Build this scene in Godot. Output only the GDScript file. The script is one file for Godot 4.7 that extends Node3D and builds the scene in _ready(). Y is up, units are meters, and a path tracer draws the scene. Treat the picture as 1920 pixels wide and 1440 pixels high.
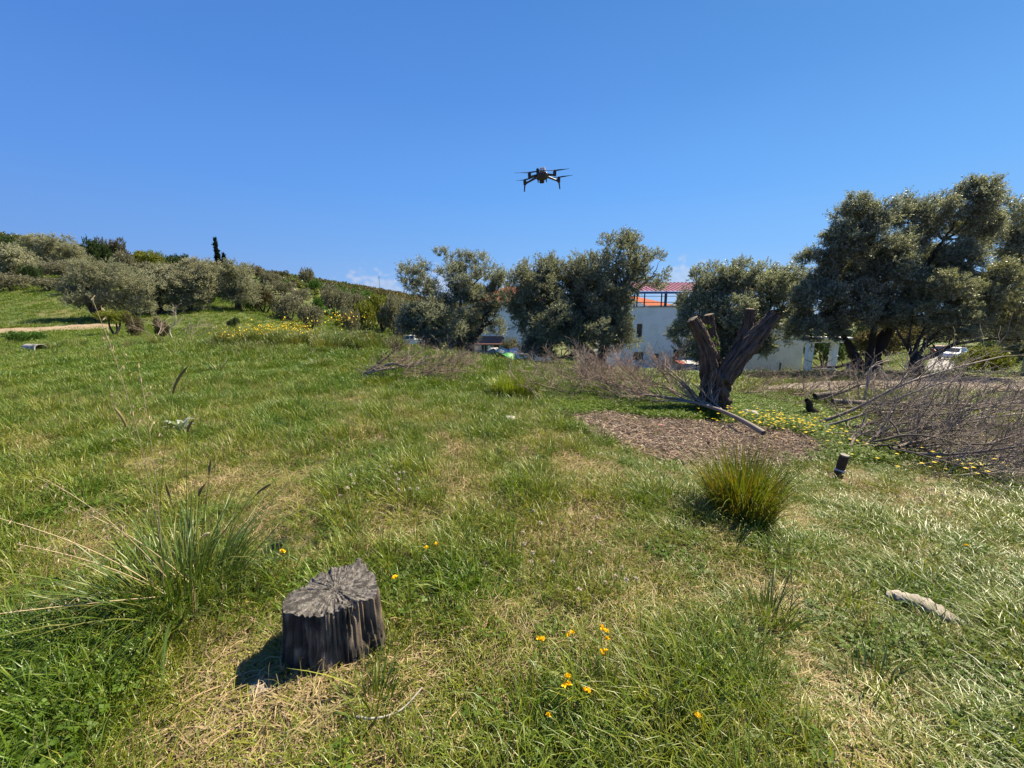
extends Node3D
# A spring meadow with a weathered stump, a drone in the air, pollarded and living olive trees, brush heaps and white houses below.

class Shape:
	var v := PackedVector3Array()
	var n := PackedVector3Array()
	var c := PackedColorArray()
	var k := PackedInt32Array()
	func tri(a: Vector3, b: Vector3, d: Vector3, col: Color) -> void:
		var m := (d - a).cross(b - a).normalized()
		var s := v.size()
		v.append(a); v.append(b); v.append(d)
		for q in 3:
			n.append(m); c.append(col); k.append(s + q)
	func quad(a: Vector3, b: Vector3, d: Vector3, e: Vector3, col: Color) -> void:
		var m := (d - a).cross(b - a).normalized()
		var s := v.size()
		v.append(a); v.append(b); v.append(d); v.append(e)
		for q in 4:
			n.append(m); c.append(col)
		for q in [0, 1, 2, 0, 2, 3]:
			k.append(s + q)
	func box(at: Vector3, size: Vector3, col: Color, b := Basis()) -> void:
		var h := size * 0.5
		for ax in 3:
			for sg in [-1.0, 1.0]:
				var e1 := Vector3.ZERO
				var e2 := Vector3.ZERO
				var e0 := Vector3.ZERO
				e0[ax] = h[ax] * sg
				e1[(ax + 1) % 3] = h[(ax + 1) % 3] * sg
				e2[(ax + 2) % 3] = h[(ax + 2) % 3]
				quad(at + b * (e0 - e1 - e2), at + b * (e0 - e1 + e2), at + b * (e0 + e1 + e2), at + b * (e0 + e1 - e2), col)
	func slab(at: Vector3, size: Vector3, bev: float, col: Color, b := Basis()) -> void:
		# a box whose upright and level edges are all chamfered
		var rings := []
		for lv in [[-size.y * 0.5, bev], [-size.y * 0.5 + bev, 0.0], [size.y * 0.5 - bev, 0.0], [size.y * 0.5, bev]]:
			var x: float = size.x * 0.5 - lv[1]
			var z: float = size.z * 0.5 - lv[1]
			var r := []
			for q in [[x, -z + bev], [x, z - bev], [x - bev, z], [-x + bev, z], [-x, z - bev], [-x, -z + bev], [-x + bev, -z], [x - bev, -z]]:
				r.append(at + b * Vector3(q[0], lv[0], q[1]))
			rings.append(r)
		for i in 3:
			for j in 8:
				quad(rings[i][j], rings[i + 1][j], rings[i + 1][(j + 1) % 8], rings[i][(j + 1) % 8], col)
		for j in range(1, 7):
			tri(rings[0][0], rings[0][j], rings[0][j + 1], col)
			tri(rings[3][0], rings[3][j + 1], rings[3][j], col)
	func tube(p: Array, r: Array, sides: int, col: Color, wob := 0.0, seed_at := 0.0, cap := true) -> void:
		var m := p.size()
		var t: Vector3 = (p[1] - p[0]).normalized()
		var u := t.cross(Vector3.UP if absf(t.y) < 0.9 else Vector3.RIGHT).normalized()
		var s0 := v.size()
		for i in m:
			t = (p[mini(i + 1, m - 1)] - p[maxi(i - 1, 0)]).normalized()
			u = (u - t * u.dot(t)).normalized()
			var w := t.cross(u)
			var f := 0.85 + 0.3 * fposmod(sin(float(i) * 12.9 + seed_at * 7.1) * 43.7, 1.0)
			for j in sides:
				var a := TAU * j / sides
				var o := u * cos(a) + w * sin(a)
				var rr: float = r[i]
				if wob > 0.0:
					rr *= 1.0 + wob * (sin(a * 3.0 + i * 0.7 + seed_at) * 0.6 + sin(a * 5.0 - i * 0.9 + seed_at * 2.0) * 0.4)
				v.append(p[i] + o * rr)
				n.append(o)
				c.append(Color(col.r * f, col.g * f, col.b * f))
		for i in m - 1:
			for j in sides:
				var a0 := s0 + i * sides + j
				var a1 := s0 + i * sides + (j + 1) % sides
				k.append(a0); k.append(a0 + sides); k.append(a1)
				k.append(a1); k.append(a0 + sides); k.append(a1 + sides)
		if cap and r[m - 1] > 0.006:
			for j in range(1, sides - 1):
				var e := s0 + (m - 1) * sides
				tri(v[e], v[e + j], v[e + j + 1], col)
	func leaf(at: Vector3, along: Vector3, side: Vector3, col: Color) -> void:
		var s := v.size()
		var m := side.cross(along).normalized()
		v.append(at); v.append(at + along * 0.45 - side); v.append(at + along * 0.45 + side); v.append(at + along)
		for q in 4:
			n.append(m); c.append(col)
		for q in [0, 1, 2, 2, 1, 3]:
			k.append(s + q)
	func blade(p: Array, w: Array, side: Vector3, col: Color) -> void:
		var s := v.size()
		var m := p.size()
		for i in m:
			var t: Vector3 = (p[mini(i + 1, m - 1)] - p[maxi(i - 1, 0)]).normalized()
			var nn := t.cross(side).normalized()
			if i < m - 1:
				v.append(p[i] - side * w[i]); v.append(p[i] + side * w[i])
				n.append((nn - side * 0.35).normalized()); n.append((nn + side * 0.35).normalized())
				c.append(col); c.append(col)
			else:
				v.append(p[i]); n.append(nn); c.append(col)
		for i in m - 2:
			var a := s + i * 2
			for q in [a, a + 1, a + 2, a + 2, a + 1, a + 3]:
				k.append(q)
		for q in [s + m * 2 - 4, s + m * 2 - 3, s + m * 2 - 2]:
			k.append(q)
	func done(mat: Material) -> ArrayMesh:
		var a := []
		a.resize(Mesh.ARRAY_MAX)
		a[Mesh.ARRAY_VERTEX] = v
		a[Mesh.ARRAY_NORMAL] = n
		a[Mesh.ARRAY_COLOR] = c
		a[Mesh.ARRAY_INDEX] = k
		var m := ArrayMesh.new()
		m.add_surface_from_arrays(Mesh.PRIMITIVE_TRIANGLES, a)
		m.surface_set_material(0, mat)
		return m

var taken := {}
var M := {}
var rng := RandomNumberGenerator.new()
var patchy := FastNoiseLite.new()
var fine := FastNoiseLite.new()
var knots_u := PackedFloat32Array([-2.5, 2.5, 0, -0.625, 0, 0.33333, 0.66667, -0.27273, 0, 0.19417, 0.58333, -0.4, -0.63158, -0.26667, -0.11111, 0, -0.8, -0.45, -0.17614, -0.09195, 0.8, 0.27374, 0.14541, -0.0958, -0.15676, 0, 0.6315, 0.73456, 0.41232, 0.54491, 0.35404, 0.26927, 0.19908, 0.20732, -0.84201, -0.85613, -0.73338, -0.57227, -0.93621, -1.02812, -0.70629, -0.42465, -0.27232, -0.40716, -0.434, -0.35434, -0.32573, -0.52023, -1.08565, -0.98125, -0.15504, -0.22361, -0.04571, 0.32799, 0.56148, 0.62867, 0.87075, 0.95395, 0.98465, 0.90578, 0.36244, 0.04144, -1.15349, -1.50852, -1.0351, -0.8344, -0.65973, -0.53552, -0.44059, -0.32092, -0.26023, -0.95744, -0.77894, -0.60543, -0.42728, -0.31087, -1.14116, -0.91019, -1.49457, -1.42413, -1.17283, -1.53509, -0.85147, -0.44925, -0.26326, -0.05607, 0.28037, 0.65421, 1.1215, 0, -0.4914, -1.2285, 0.4914, 1.2285, 0, -1.19443, 1.19443, 0, 1.15075, -1.15075])
var knots_v := PackedFloat32Array([1.38629, 1.38629, 1.38629, 2.07944, 2.07944, 2.19722, 2.19722, 2.3979, 2.3979, 2.33214, 2.48491, 2.70805, 2.94444, 2.70805, 2.60269, 2.63906, 3.21888, 2.99573, 2.17475, 2.16332, 2.70805, 2.70805, 3.2581, 3.29584, 2.83321, 2.77259, 3.21888, 3.17805, 2.74084, 2.48491, 2.47654, 2.2192, 2.34181, 2.5337, 3.19867, 3.80666, 3.89182, 3.93183, 3.68888, 3.66356, 3.3673, 3.157, 3.04452, 3.43399, 3.71357, 3.80666, 3.43399, 3.71357, 4.27667, 4.29046, 4.34381, 4.20469, 3.95124, 3.85015, 3.80666, 3.66356, 3.66356, 4.12713, 3.49651, 3.43399, 3.55535, 3.46574, 5.05625, 5.05625, 4.99043, 4.99043, 4.84419, 4.99043, 5.05625, 5.17615, 5.23111, 4.48864, 4.46591, 4.52179, 4.46591, 4.52179, 4.67283, 4.76217, 4.67283, 4.04305, 5.42495, 5.42495, 5.42495, 5.50939, 5.50939, 4.67283, 4.67283, 4.67283, 4.67283, 6.00881, 6.00881, 6.00881, 6.00881, 6.00881, 7.31788, 7.31788, 7.31788, 7.86596, 7.86596, 7.86596])
var knots_w := PackedFloat32Array([-0.001029, -0.004469, 0.002334, 0.000011, 0.047075, 0.942752, -0.010725, -0.003881, 0.009922, 3.477537, -1.594416, 0.03649, 0.025352, -0.103236, 0.019639, 0.197451, 0.152912, -0.154598, -0.032521, -0.033856, 0.09949, 0.264754, 0.037449, 0.017541, 0.084504, -0.316159, 0.064796, 0.079019, -0.174725, 1.653732, -0.347508, -1.216202, -3.071746, -0.020653, -0.166747, -0.045121, -0.166493, 0.384463, 0.009309, -0.067472, 0.076148, 0.090895, 0.177231, -0.27537, 0.317715, -0.237559, 0.176816, -0.215065, -0.197455, 0.643681, 0.002976, -0.31263, 0.112342, 0.005568, 0.075883, -0.209871, 0.159198, -0.012938, -0.136554, 0.037734, -0.054805, -0.089166, 0.152001, 0.097946, -0.088124, -0.049548, 0.226137, -0.099783, 0.042592, 0.005355, 0.043485, -0.50045, -0.034497, -0.082544, 0.050711, 0.270411, 0.100391, -0.010856, -0.104931, -0.005212, 0.110376, -0.011232, -0.107363, 0.051944, -0.027656, -0.218931, 0.058322, -0.030107, 0.051012, -0.081477, 0.044485, -0.096899, 0.029103, -0.010304, 0.012466, 0.003038, 0.005461, -0.001146, -0.00129, -0.002631, 0.027409, -0.017395, 0.009251])
const NU := 180
const NV := 220
const U_MAX := 2.4
var v_min := log(3.0)
var v_max := log(3300.0)
var relief := PackedFloat32Array()
var bare: Array = []
var kept_clear: Array = []  # worn spots round the post, the slab and the rosette: x, z, radius

func R(a: float, b: float) -> float:
	return rng.randf_range(a, b)

# ---------------------------------------------------------------- names, things and parts
const ORDINAL := ["first", "second", "third", "fourth", "fifth", "sixth", "seventh", "eighth", "ninth", "tenth", "eleventh", "twelfth", "thirteenth", "fourteenth"]

func by_bearing(list: Array) -> Array:
	# left to right as seen from the viewpoint
	var o := list.duplicate()
	o.sort_custom(func(a, b): return (a[0].x / -a[0].z) < (b[0].x / -b[0].z))
	return o

func numbered(called: String) -> String:
	if not taken.has(called):
		taken[called] = 0
		return called
	taken[called] += 1
	return "%s_%03d" % [called, taken[called]]

func tag(o: Node3D, label: String, category: String, group := "", kind := "") -> void:
	o.set_meta("label", label)
	if category: o.set_meta("category", category)
	if group: o.set_meta("group", group)
	if kind: o.set_meta("kind", kind)

func thing(called: String, label: String, category: String, at := Vector3.ZERO, group := "", kind := "") -> Node3D:
	var o := Node3D.new()
	o.name = numbered(called)
	add_child(o)
	o.position = at
	tag(o, label, category, group, kind)
	return o

func part(called: String, s: Shape, mat: Material, parent: Node3D) -> MeshInstance3D:
	var o := MeshInstance3D.new()
	o.name = called
	o.mesh = s.done(mat)
	parent.add_child(o, true)
	return o

func solid(called: String, s: Shape, mat: Material, label: String, category: String, at := Vector3.ZERO, group := "", kind := "") -> MeshInstance3D:
	var o := MeshInstance3D.new()
	o.name = numbered(called)
	o.mesh = s.done(mat)
	add_child(o)
	o.position = at
	tag(o, label, category, group, kind)
	return o

func many(called: String, mesh: Mesh, buffer: PackedFloat32Array, parent: Node3D) -> MultiMeshInstance3D:
	var mm := MultiMesh.new()
	mm.transform_format = MultiMesh.TRANSFORM_3D
	mm.use_colors = true
	mm.mesh = mesh
	mm.instance_count = buffer.size() / 16
	mm.buffer = buffer
	var o := MultiMeshInstance3D.new()
	o.name = called
	o.multimesh = mm
	parent.add_child(o, true)
	return o

func add_copy(b: PackedFloat32Array, x: Vector3, y: Vector3, z: Vector3, o: Vector3, col: Color) -> void:
	b.append_array(PackedFloat32Array([x.x, y.x, z.x, o.x, x.y, y.y, z.y, o.y, x.z, y.z, z.z, o.z, col.r, col.g, col.b, 1.0]))

# ---------------------------------------------------------------- materials
func lin(r: float, g: float, b: float) -> Color:
	return Color(r, g, b).linear_to_srgb()

func noise_tex(freq: float, octaves: int, ramp: Array, size := 512, normal := 0.0, kind := FastNoiseLite.TYPE_SIMPLEX_SMOOTH, stretch := false) -> NoiseTexture2D:
	var f := FastNoiseLite.new()
	f.noise_type = kind
	f.frequency = freq
	f.fractal_octaves = octaves
	f.seed = int(freq * 1000.0) + octaves
	var t := NoiseTexture2D.new()
	t.width = size
	t.height = size
	t.seamless = true
	t.noise = f
	if normal > 0.0:
		t.as_normal_map = true
		t.bump_strength = normal
	elif ramp.size():
		var g := Gradient.new()
		g.offsets = PackedFloat32Array()
		g.colors = PackedColorArray()
		for q in ramp:
			g.add_point(q[0], q[1])
		t.color_ramp = g
	return t

func grey(x: float) -> Color:
	return Color(x, x, x)

func plain(r: float, g: float, b: float, rough := 0.7, metal := 0.0) -> StandardMaterial3D:
	var m := StandardMaterial3D.new()
	m.albedo_color = lin(r, g, b)
	m.roughness = rough
	m.metallic = metal
	return m

func tinted(rough: float, tex: Texture2D = null, scale := 1.0, bump: Texture2D = null, bump_scale := 1.0) -> StandardMaterial3D:
	var m := StandardMaterial3D.new()
	m.vertex_color_use_as_albedo = true
	m.roughness = rough
	m.uv1_triplanar = true
	m.uv1_world_triplanar = true
	m.uv1_scale = Vector3.ONE * scale
	if tex: m.albedo_texture = tex
	if bump:
		m.normal_enabled = true
		m.normal_texture = bump
		m.normal_scale = bump_scale
	return m

func leafy(rough: float, back: Color) -> StandardMaterial3D:
	var m := StandardMaterial3D.new()
	m.vertex_color_use_as_albedo = true
	m.roughness = rough
	m.metallic_specular = 0.35
	m.backlight_enabled = true
	m.backlight = back.linear_to_srgb()
	m.cull_mode = BaseMaterial3D.CULL_DISABLED
	return m

func make_materials() -> void:
	var speck := noise_tex(0.045, 5, [[0.0, grey(0.55)], [0.45, grey(0.85)], [0.7, grey(1.0)], [1.0, grey(0.75)]], 512)
	var rough_bump := noise_tex(0.06, 5, [], 512, 6.0)
	M.ground = tinted(1.0, speck, 0.9, rough_bump, 0.9)
	M.mulch = tinted(1.0, noise_tex(0.09, 4, [[0.0, grey(0.4)], [0.5, grey(0.85)], [1.0, grey(1.0)]], 512), 1.6, rough_bump, 1.2)
	M.dirt = tinted(1.0, speck, 0.5, rough_bump, 0.8)
	M.road = tinted(0.95, noise_tex(0.02, 4, [[0.0, grey(0.75)], [1.0, grey(1.0)]], 512), 0.4, rough_bump, 0.3)
	M.grass = leafy(0.36, Color(0.66, 0.7, 0.22))
	M.grass.metallic_specular = 0.5
	M.dry = leafy(0.75, Color(0.4, 0.34, 0.2))
	M.herb = leafy(0.5, Color(0.6, 0.7, 0.3))
	M.olive = leafy(0.38, Color(0.78, 0.8, 0.52))
	M.shrub = leafy(0.55, Color(0.4, 0.45, 0.2))
	M.petal = leafy(0.6, Color(0.5, 0.45, 0.2))
	var barky := noise_tex(0.05, 5, [[0.0, grey(0.35)], [0.4, grey(0.75)], [1.0, grey(1.0)]], 512)
	M.bark = tinted(0.95, barky, 2.2, noise_tex(0.08, 5, [], 512, 10.0), 1.5)
	M.twig = tinted(0.9)
	M.stump = tinted(0.95, noise_tex(0.11, 4, [[0.0, grey(0.45)], [0.5, grey(0.85)], [1.0, grey(1.0)]], 512), 4.0, noise_tex(0.16, 4, [], 512, 8.0), 1.0)
	M.stone = tinted(0.95, speck, 3.0, rough_bump, 1.0)
	M.plaster = tinted(0.9, noise_tex(0.008, 5, [[0.0, grey(0.92)], [0.55, grey(1.0)], [1.0, grey(0.96)]], 512), 0.12, rough_bump, 0.15)
	M.paint = tinted(0.55)
	M.tile = tinted(0.85, speck, 0.6)
	M.metal = tinted(0.45, noise_tex(0.01, 4, [[0.0, grey(0.8)], [1.0, grey(1.0)]], 256), 0.3)
	M.glass = plain(0.03, 0.04, 0.05, 0.08)
	M.rust = tinted(0.9, barky, 6.0, rough_bump, 0.6)
	M.concrete = tinted(0.95, speck, 1.5, rough_bump, 0.6)
	M.black = plain(0.012, 0.013, 0.015, 0.5)
	M.shell = plain(0.03, 0.032, 0.036, 0.42)
	M.pale = plain(0.62, 0.64, 0.66, 0.35)
	M.lens = plain(0.01, 0.01, 0.015, 0.05)

# ---------------------------------------------------------------- the lie of the land
func survey() -> void:
	relief.resize(NU * NV)
	var m := knots_u.size()
	for j in NV:
		var v := lerpf(v_min, v_max, float(j) / (NV - 1))
		for i in NU:
			var u := lerpf(-U_MAX, U_MAX, float(i) / (NU - 1))
			var s := knots_w[m] + knots_w[m + 1] * u + knots_w[m + 2] * v
			for q in m:
				var du := knots_u[q] - u
				var dv := knots_v[q] - v
				var r2 := du * du + dv * dv
				if r2 > 1e-9:
					s += knots_w[q] * 0.5 * r2 * log(r2)
			relief[j * NU + i] = s

func ground(x: float, z: float) -> float:
	var d := maxf(-z, -4.0) + 7.0
	var fu := clampf((x / d / U_MAX * 0.5 + 0.5) * (NU - 1), 0.0, NU - 1.001)
	var fv := clampf((log(d) - v_min) / (v_max - v_min) * (NV - 1), 0.0, NV - 1.001)
	var i := int(fu)
	var j := int(fv)
	fu -= i
	fv -= j
	var at := j * NU + i
	var y := lerpf(lerpf(relief[at], relief[at + 1], fu), lerpf(relief[at + NU], relief[at + NU + 1], fu), fv) * d
	if d < 90.0:
		y += fine.get_noise_2d(x * 2.2, z * 2.2) * 0.05 * minf(1.0, d / 20.0 + 0.3)
	return y

func on_ground(p: Vector3, lift := 0.0) -> Vector3:
	return Vector3(p.x, ground(p.x, p.z) + lift, p.z)

func steps(list: Array) -> PackedFloat32Array:
	# [start, end, step, end, step, ...]
	var o := PackedFloat32Array()
	var x: float = list[0]
	var q := 1
	while q < list.size():
		while x < list[q] - 1e-4:
			o.append(x)
			x += list[q + 1]
		x = list[q]
		q += 2
	o.append(x)
	return o

func make_ground() -> void:
	var half := steps([0.0, 10.0, 0.22, 30.0, 0.8, 90.0, 2.5, 260.0, 8.0, 900.0, 60.0, 4200.0, 500.0])
	var xs := PackedFloat32Array()
	for i in range(half.size() - 1, 0, -1): xs.append(-half[i])
	xs.append_array(half)
	var ds := steps([-40.0, -4.0, 4.0, 14.0, 0.22, 34.0, 0.7, 90.0, 2.0, 260.0, 6.0, 900.0, 60.0, 4200.0, 400.0])
	var s := Shape.new()
	var w := xs.size()
	for j in ds.size():
		for i in w:
			var x := xs[i]
			var d := ds[j]
			s.v.append(Vector3(x, ground(x, -d), -d))
			var dry := patchy.get_noise_2d(x * 0.9, d * 0.9) * 0.5 + fine.get_noise_2d(x * 3.0, d * 3.0) * 0.4
			var soil := Color(0.13, 0.098, 0.06).lerp(Color(0.22, 0.17, 0.10), clampf(dry + 0.5, 0.0, 1.0))
			var turf := Color(0.10, 0.145, 0.026).lerp(Color(0.20, 0.185, 0.06), clampf(patchy.get_noise_2d(x * 0.35, d * 0.35) * 1.4 + 0.22, 0.0, 1.0))
			s.c.append(soil.lerp(turf, smoothstep(9.0, 26.0, d + patchy.get_noise_2d(x, d) * 6.0)))
	for j in ds.size():
		for i in w:
			var a := s.v[j * w + maxi(i - 1, 0)]
			var b := s.v[j * w + mini(i + 1, w - 1)]
			var e := s.v[maxi(j - 1, 0) * w + i]
			var g := s.v[mini(j + 1, ds.size() - 1) * w + i]
			s.n.append((b - a).cross(g - e).normalized())
	for j in ds.size() - 1:
		for i in w - 1:
			var a := j * w + i
			for q in [a, a + w, a + 1, a + 1, a + w, a + w + 1]:
				s.k.append(q)
	solid("ground", s, M.ground, "grassy slope falling to the houses and rising to the scrub hill", "ground", Vector3.ZERO, "", "structure")

func sheet(called: String, label: String, category: String, poly: PackedVector2Array, step: float, lift: float, mat: Material, a: Color, b: Color, ragged: float) -> void:
	var lo := poly[0]
	var hi := poly[0]
	for q in poly:
		lo = lo.min(q)
		hi = hi.max(q)
	var s := Shape.new()
	var ids := {}
	var nx := int((hi.x - lo.x) / step) + 1
	var nz := int((hi.y - lo.y) / step) + 1
	for j in nz:
		for i in nx:
			var mid := lo + Vector2(i + 0.5, j + 0.5) * step
			var warp := Vector2(fine.get_noise_2d(mid.x * 9.0, mid.y * 9.0), fine.get_noise_2d(mid.y * 9.0 + 77.0, mid.x * 9.0)) * ragged
			if not Geometry2D.is_point_in_polygon(mid + warp, poly): continue
			var q := []
			for o in [[0, 0], [1, 0], [1, 1], [0, 1]]:
				var key := (j + int(o[1])) * 10000 + i + int(o[0])
				if not ids.has(key):
					var p: Vector2 = lo + Vector2(i + o[0], j + o[1]) * step
					ids[key] = s.v.size()
					s.v.append(Vector3(p.x, ground(p.x, p.y) + lift + absf(fine.get_noise_2d(p.x * 7.0, p.y * 7.0)) * 0.12 * minf(ragged, 0.4), p.y))
					s.n.append(Vector3(ground(p.x - 0.1, p.y) - ground(p.x + 0.1, p.y), 0.2, ground(p.x, p.y - 0.1) - ground(p.x, p.y + 0.1)).normalized())
					s.c.append(a.lerp(b, clampf(0.5 + patchy.get_noise_2d(p.x * 4.0, p.y * 4.0) * 1.2, 0.0, 1.0)))
				q.append(ids[key])
			for e in [0, 1, 3, 1, 2, 3]:
				s.k.append(q[e])
	bare.append([poly, lo - Vector2.ONE, hi + Vector2.ONE])
	solid(called, s, mat, label, category, Vector3.ZERO, "", "structure")

func on_bare(x: float, z: float) -> bool:
	for q in kept_clear:
		if Vector2(x - q.x, z - q.y).length_squared() < q.z * q.z: return true
	for b in bare:
		if x > b[1].x and x < b[2].x and z > b[1].y and z < b[2].y:
			var j := Vector2(fine.get_noise_2d(x * 7.0, z * 7.0), fine.get_noise_2d(z * 7.0, x * 7.0 + 50.0)) * 0.35
			if Geometry2D.is_point_in_polygon(Vector2(x, z) + j, b[0]): return true
	return false

# ---------------------------------------------------------------- grass and herbs
func tuft(count: int, radius: float, h0: float, h1: float, w: float, splay: float, cols: Array, seed_no: int) -> Shape:
	rng.seed = seed_no
	var s := Shape.new()
	for i in count:
		var a := R(0.0, TAU)
		var root := Vector3(cos(a), 0, sin(a)) * radius * sqrt(rng.randf())
		var b := a + R(-1.2, 1.2)
		var out := Vector3(cos(b), 0, sin(b))
		var h := R(h0, h1)
		var sp := splay * R(0.3, 1.3)
		var side := out.cross(Vector3.UP).rotated(Vector3.UP, R(-0.8, 0.8))
		var ww := w * R(0.7, 1.3)
		var droop := R(0.0, 0.45) * splay
		var p := [root - Vector3(0, 0.02, 0), root + Vector3(0, h * 0.5, 0) + out * sp * h * 0.22, root + Vector3(0, h * (0.82 - droop * 0.2), 0) + out * sp * h * 0.55, root + Vector3(0, h * (1.0 - droop), 0) + out * sp * h * 1.0]
		s.blade(p, [ww, ww * 0.9, ww * 0.6, 0.0], side, cols[rng.randi() % cols.size()])
	return s

func straw_mat(count: int, radius: float, seed_no: int) -> Shape:
	# fallen dead blades lying criss-cross on the soil
	rng.seed = seed_no
	var s := Shape.new()
	for i in count:
		var a := R(0.0, TAU)
		var at := Vector3(R(-radius, radius), R(0.004, 0.03), R(-radius, radius))
		var d := Vector3(cos(a), R(-0.15, 0.3), sin(a)) * R(0.04, 0.12)
		var bend := Vector3(R(-1, 1), R(0, 1.2), R(-1, 1)) * 0.012
		var side := d.cross(Vector3.UP).normalized().rotated(d.normalized(), R(-0.7, 0.7))
		var g := R(0.75, 1.25)
		s.blade([at, at + d * 0.5 + bend, at + d], [0.0018, 0.0016, 0.0], side, Color(g, g * R(0.92, 1.05), g * R(0.85, 1.1)))
	return s

func clover_patch(count: int, radius: float, seed_no: int) -> Shape:
	rng.seed = seed_no
	var s := Shape.new()
	for i in count:
		var a := R(0.0, TAU)
		var at := Vector3(cos(a), 0, sin(a)) * radius * sqrt(rng.randf())
		at.y = R(0.03, 0.10)
		var g := R(0.75, 1.25)
		var col := Color(g, g, g * R(0.7, 1.2))
		s.blade([Vector3(at.x * 0.8, 0, at.z * 0.8), at * 0.9 + Vector3(0, at.y * 0.05, 0), at], [0.0012, 0.001, 0.0], Vector3.RIGHT, col)
		var tilt := Basis(Vector3(R(-1, 1), 0.01, R(-1, 1)).normalized(), R(0.0, 0.7)).rotated(Vector3.UP, R(0, TAU))
		var l := R(0.010, 0.018)
		for q in 3:
			var o := tilt * Vector3(cos(q * TAU / 3.0), R(-0.1, 0.25), sin(q * TAU / 3.0))
			s.leaf(at, o * l, o.cross(tilt.y).normalized() * l * 0.42, col)
	return s

func dryness(x: float, z: float) -> float:
	# where the turf is thin and straw shows, from the bare patches seen in the meadow
	var d := -z
	var f := patchy.get_noise_2d(x * 1.5, z * 1.5) * 0.6 + fine.get_noise_2d(x * 4.5, z * 4.5) * 0.55 - 0.08
	f += 0.16 * (1.0 - smoothstep(2.0, 6.0, d))
	f -= 0.38 * smoothstep(5.0, 10.0, d) * (1.0 - smoothstep(-1.0, 4.0, x))
	f += 0.75 * exp(-Vector2(x + 1.15, d - 1.35).length_squared() / 0.22)
	f += 0.35 * exp(-Vector2(x - 0.1, d - 3.6).length_squared() / 1.2)
	f -= 0.55 * exp(-Vector2(x + 1.9, d - 1.2).length_squared() / 0.5)
	f -= 0.4 * exp(-Vector2(x - 0.95, d - 1.7).length_squared() / 0.12)
	f -= 0.4 * exp(-Vector2(x - 2.7, d - 2.2).length_squared() / 0.7)
	return f

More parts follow.
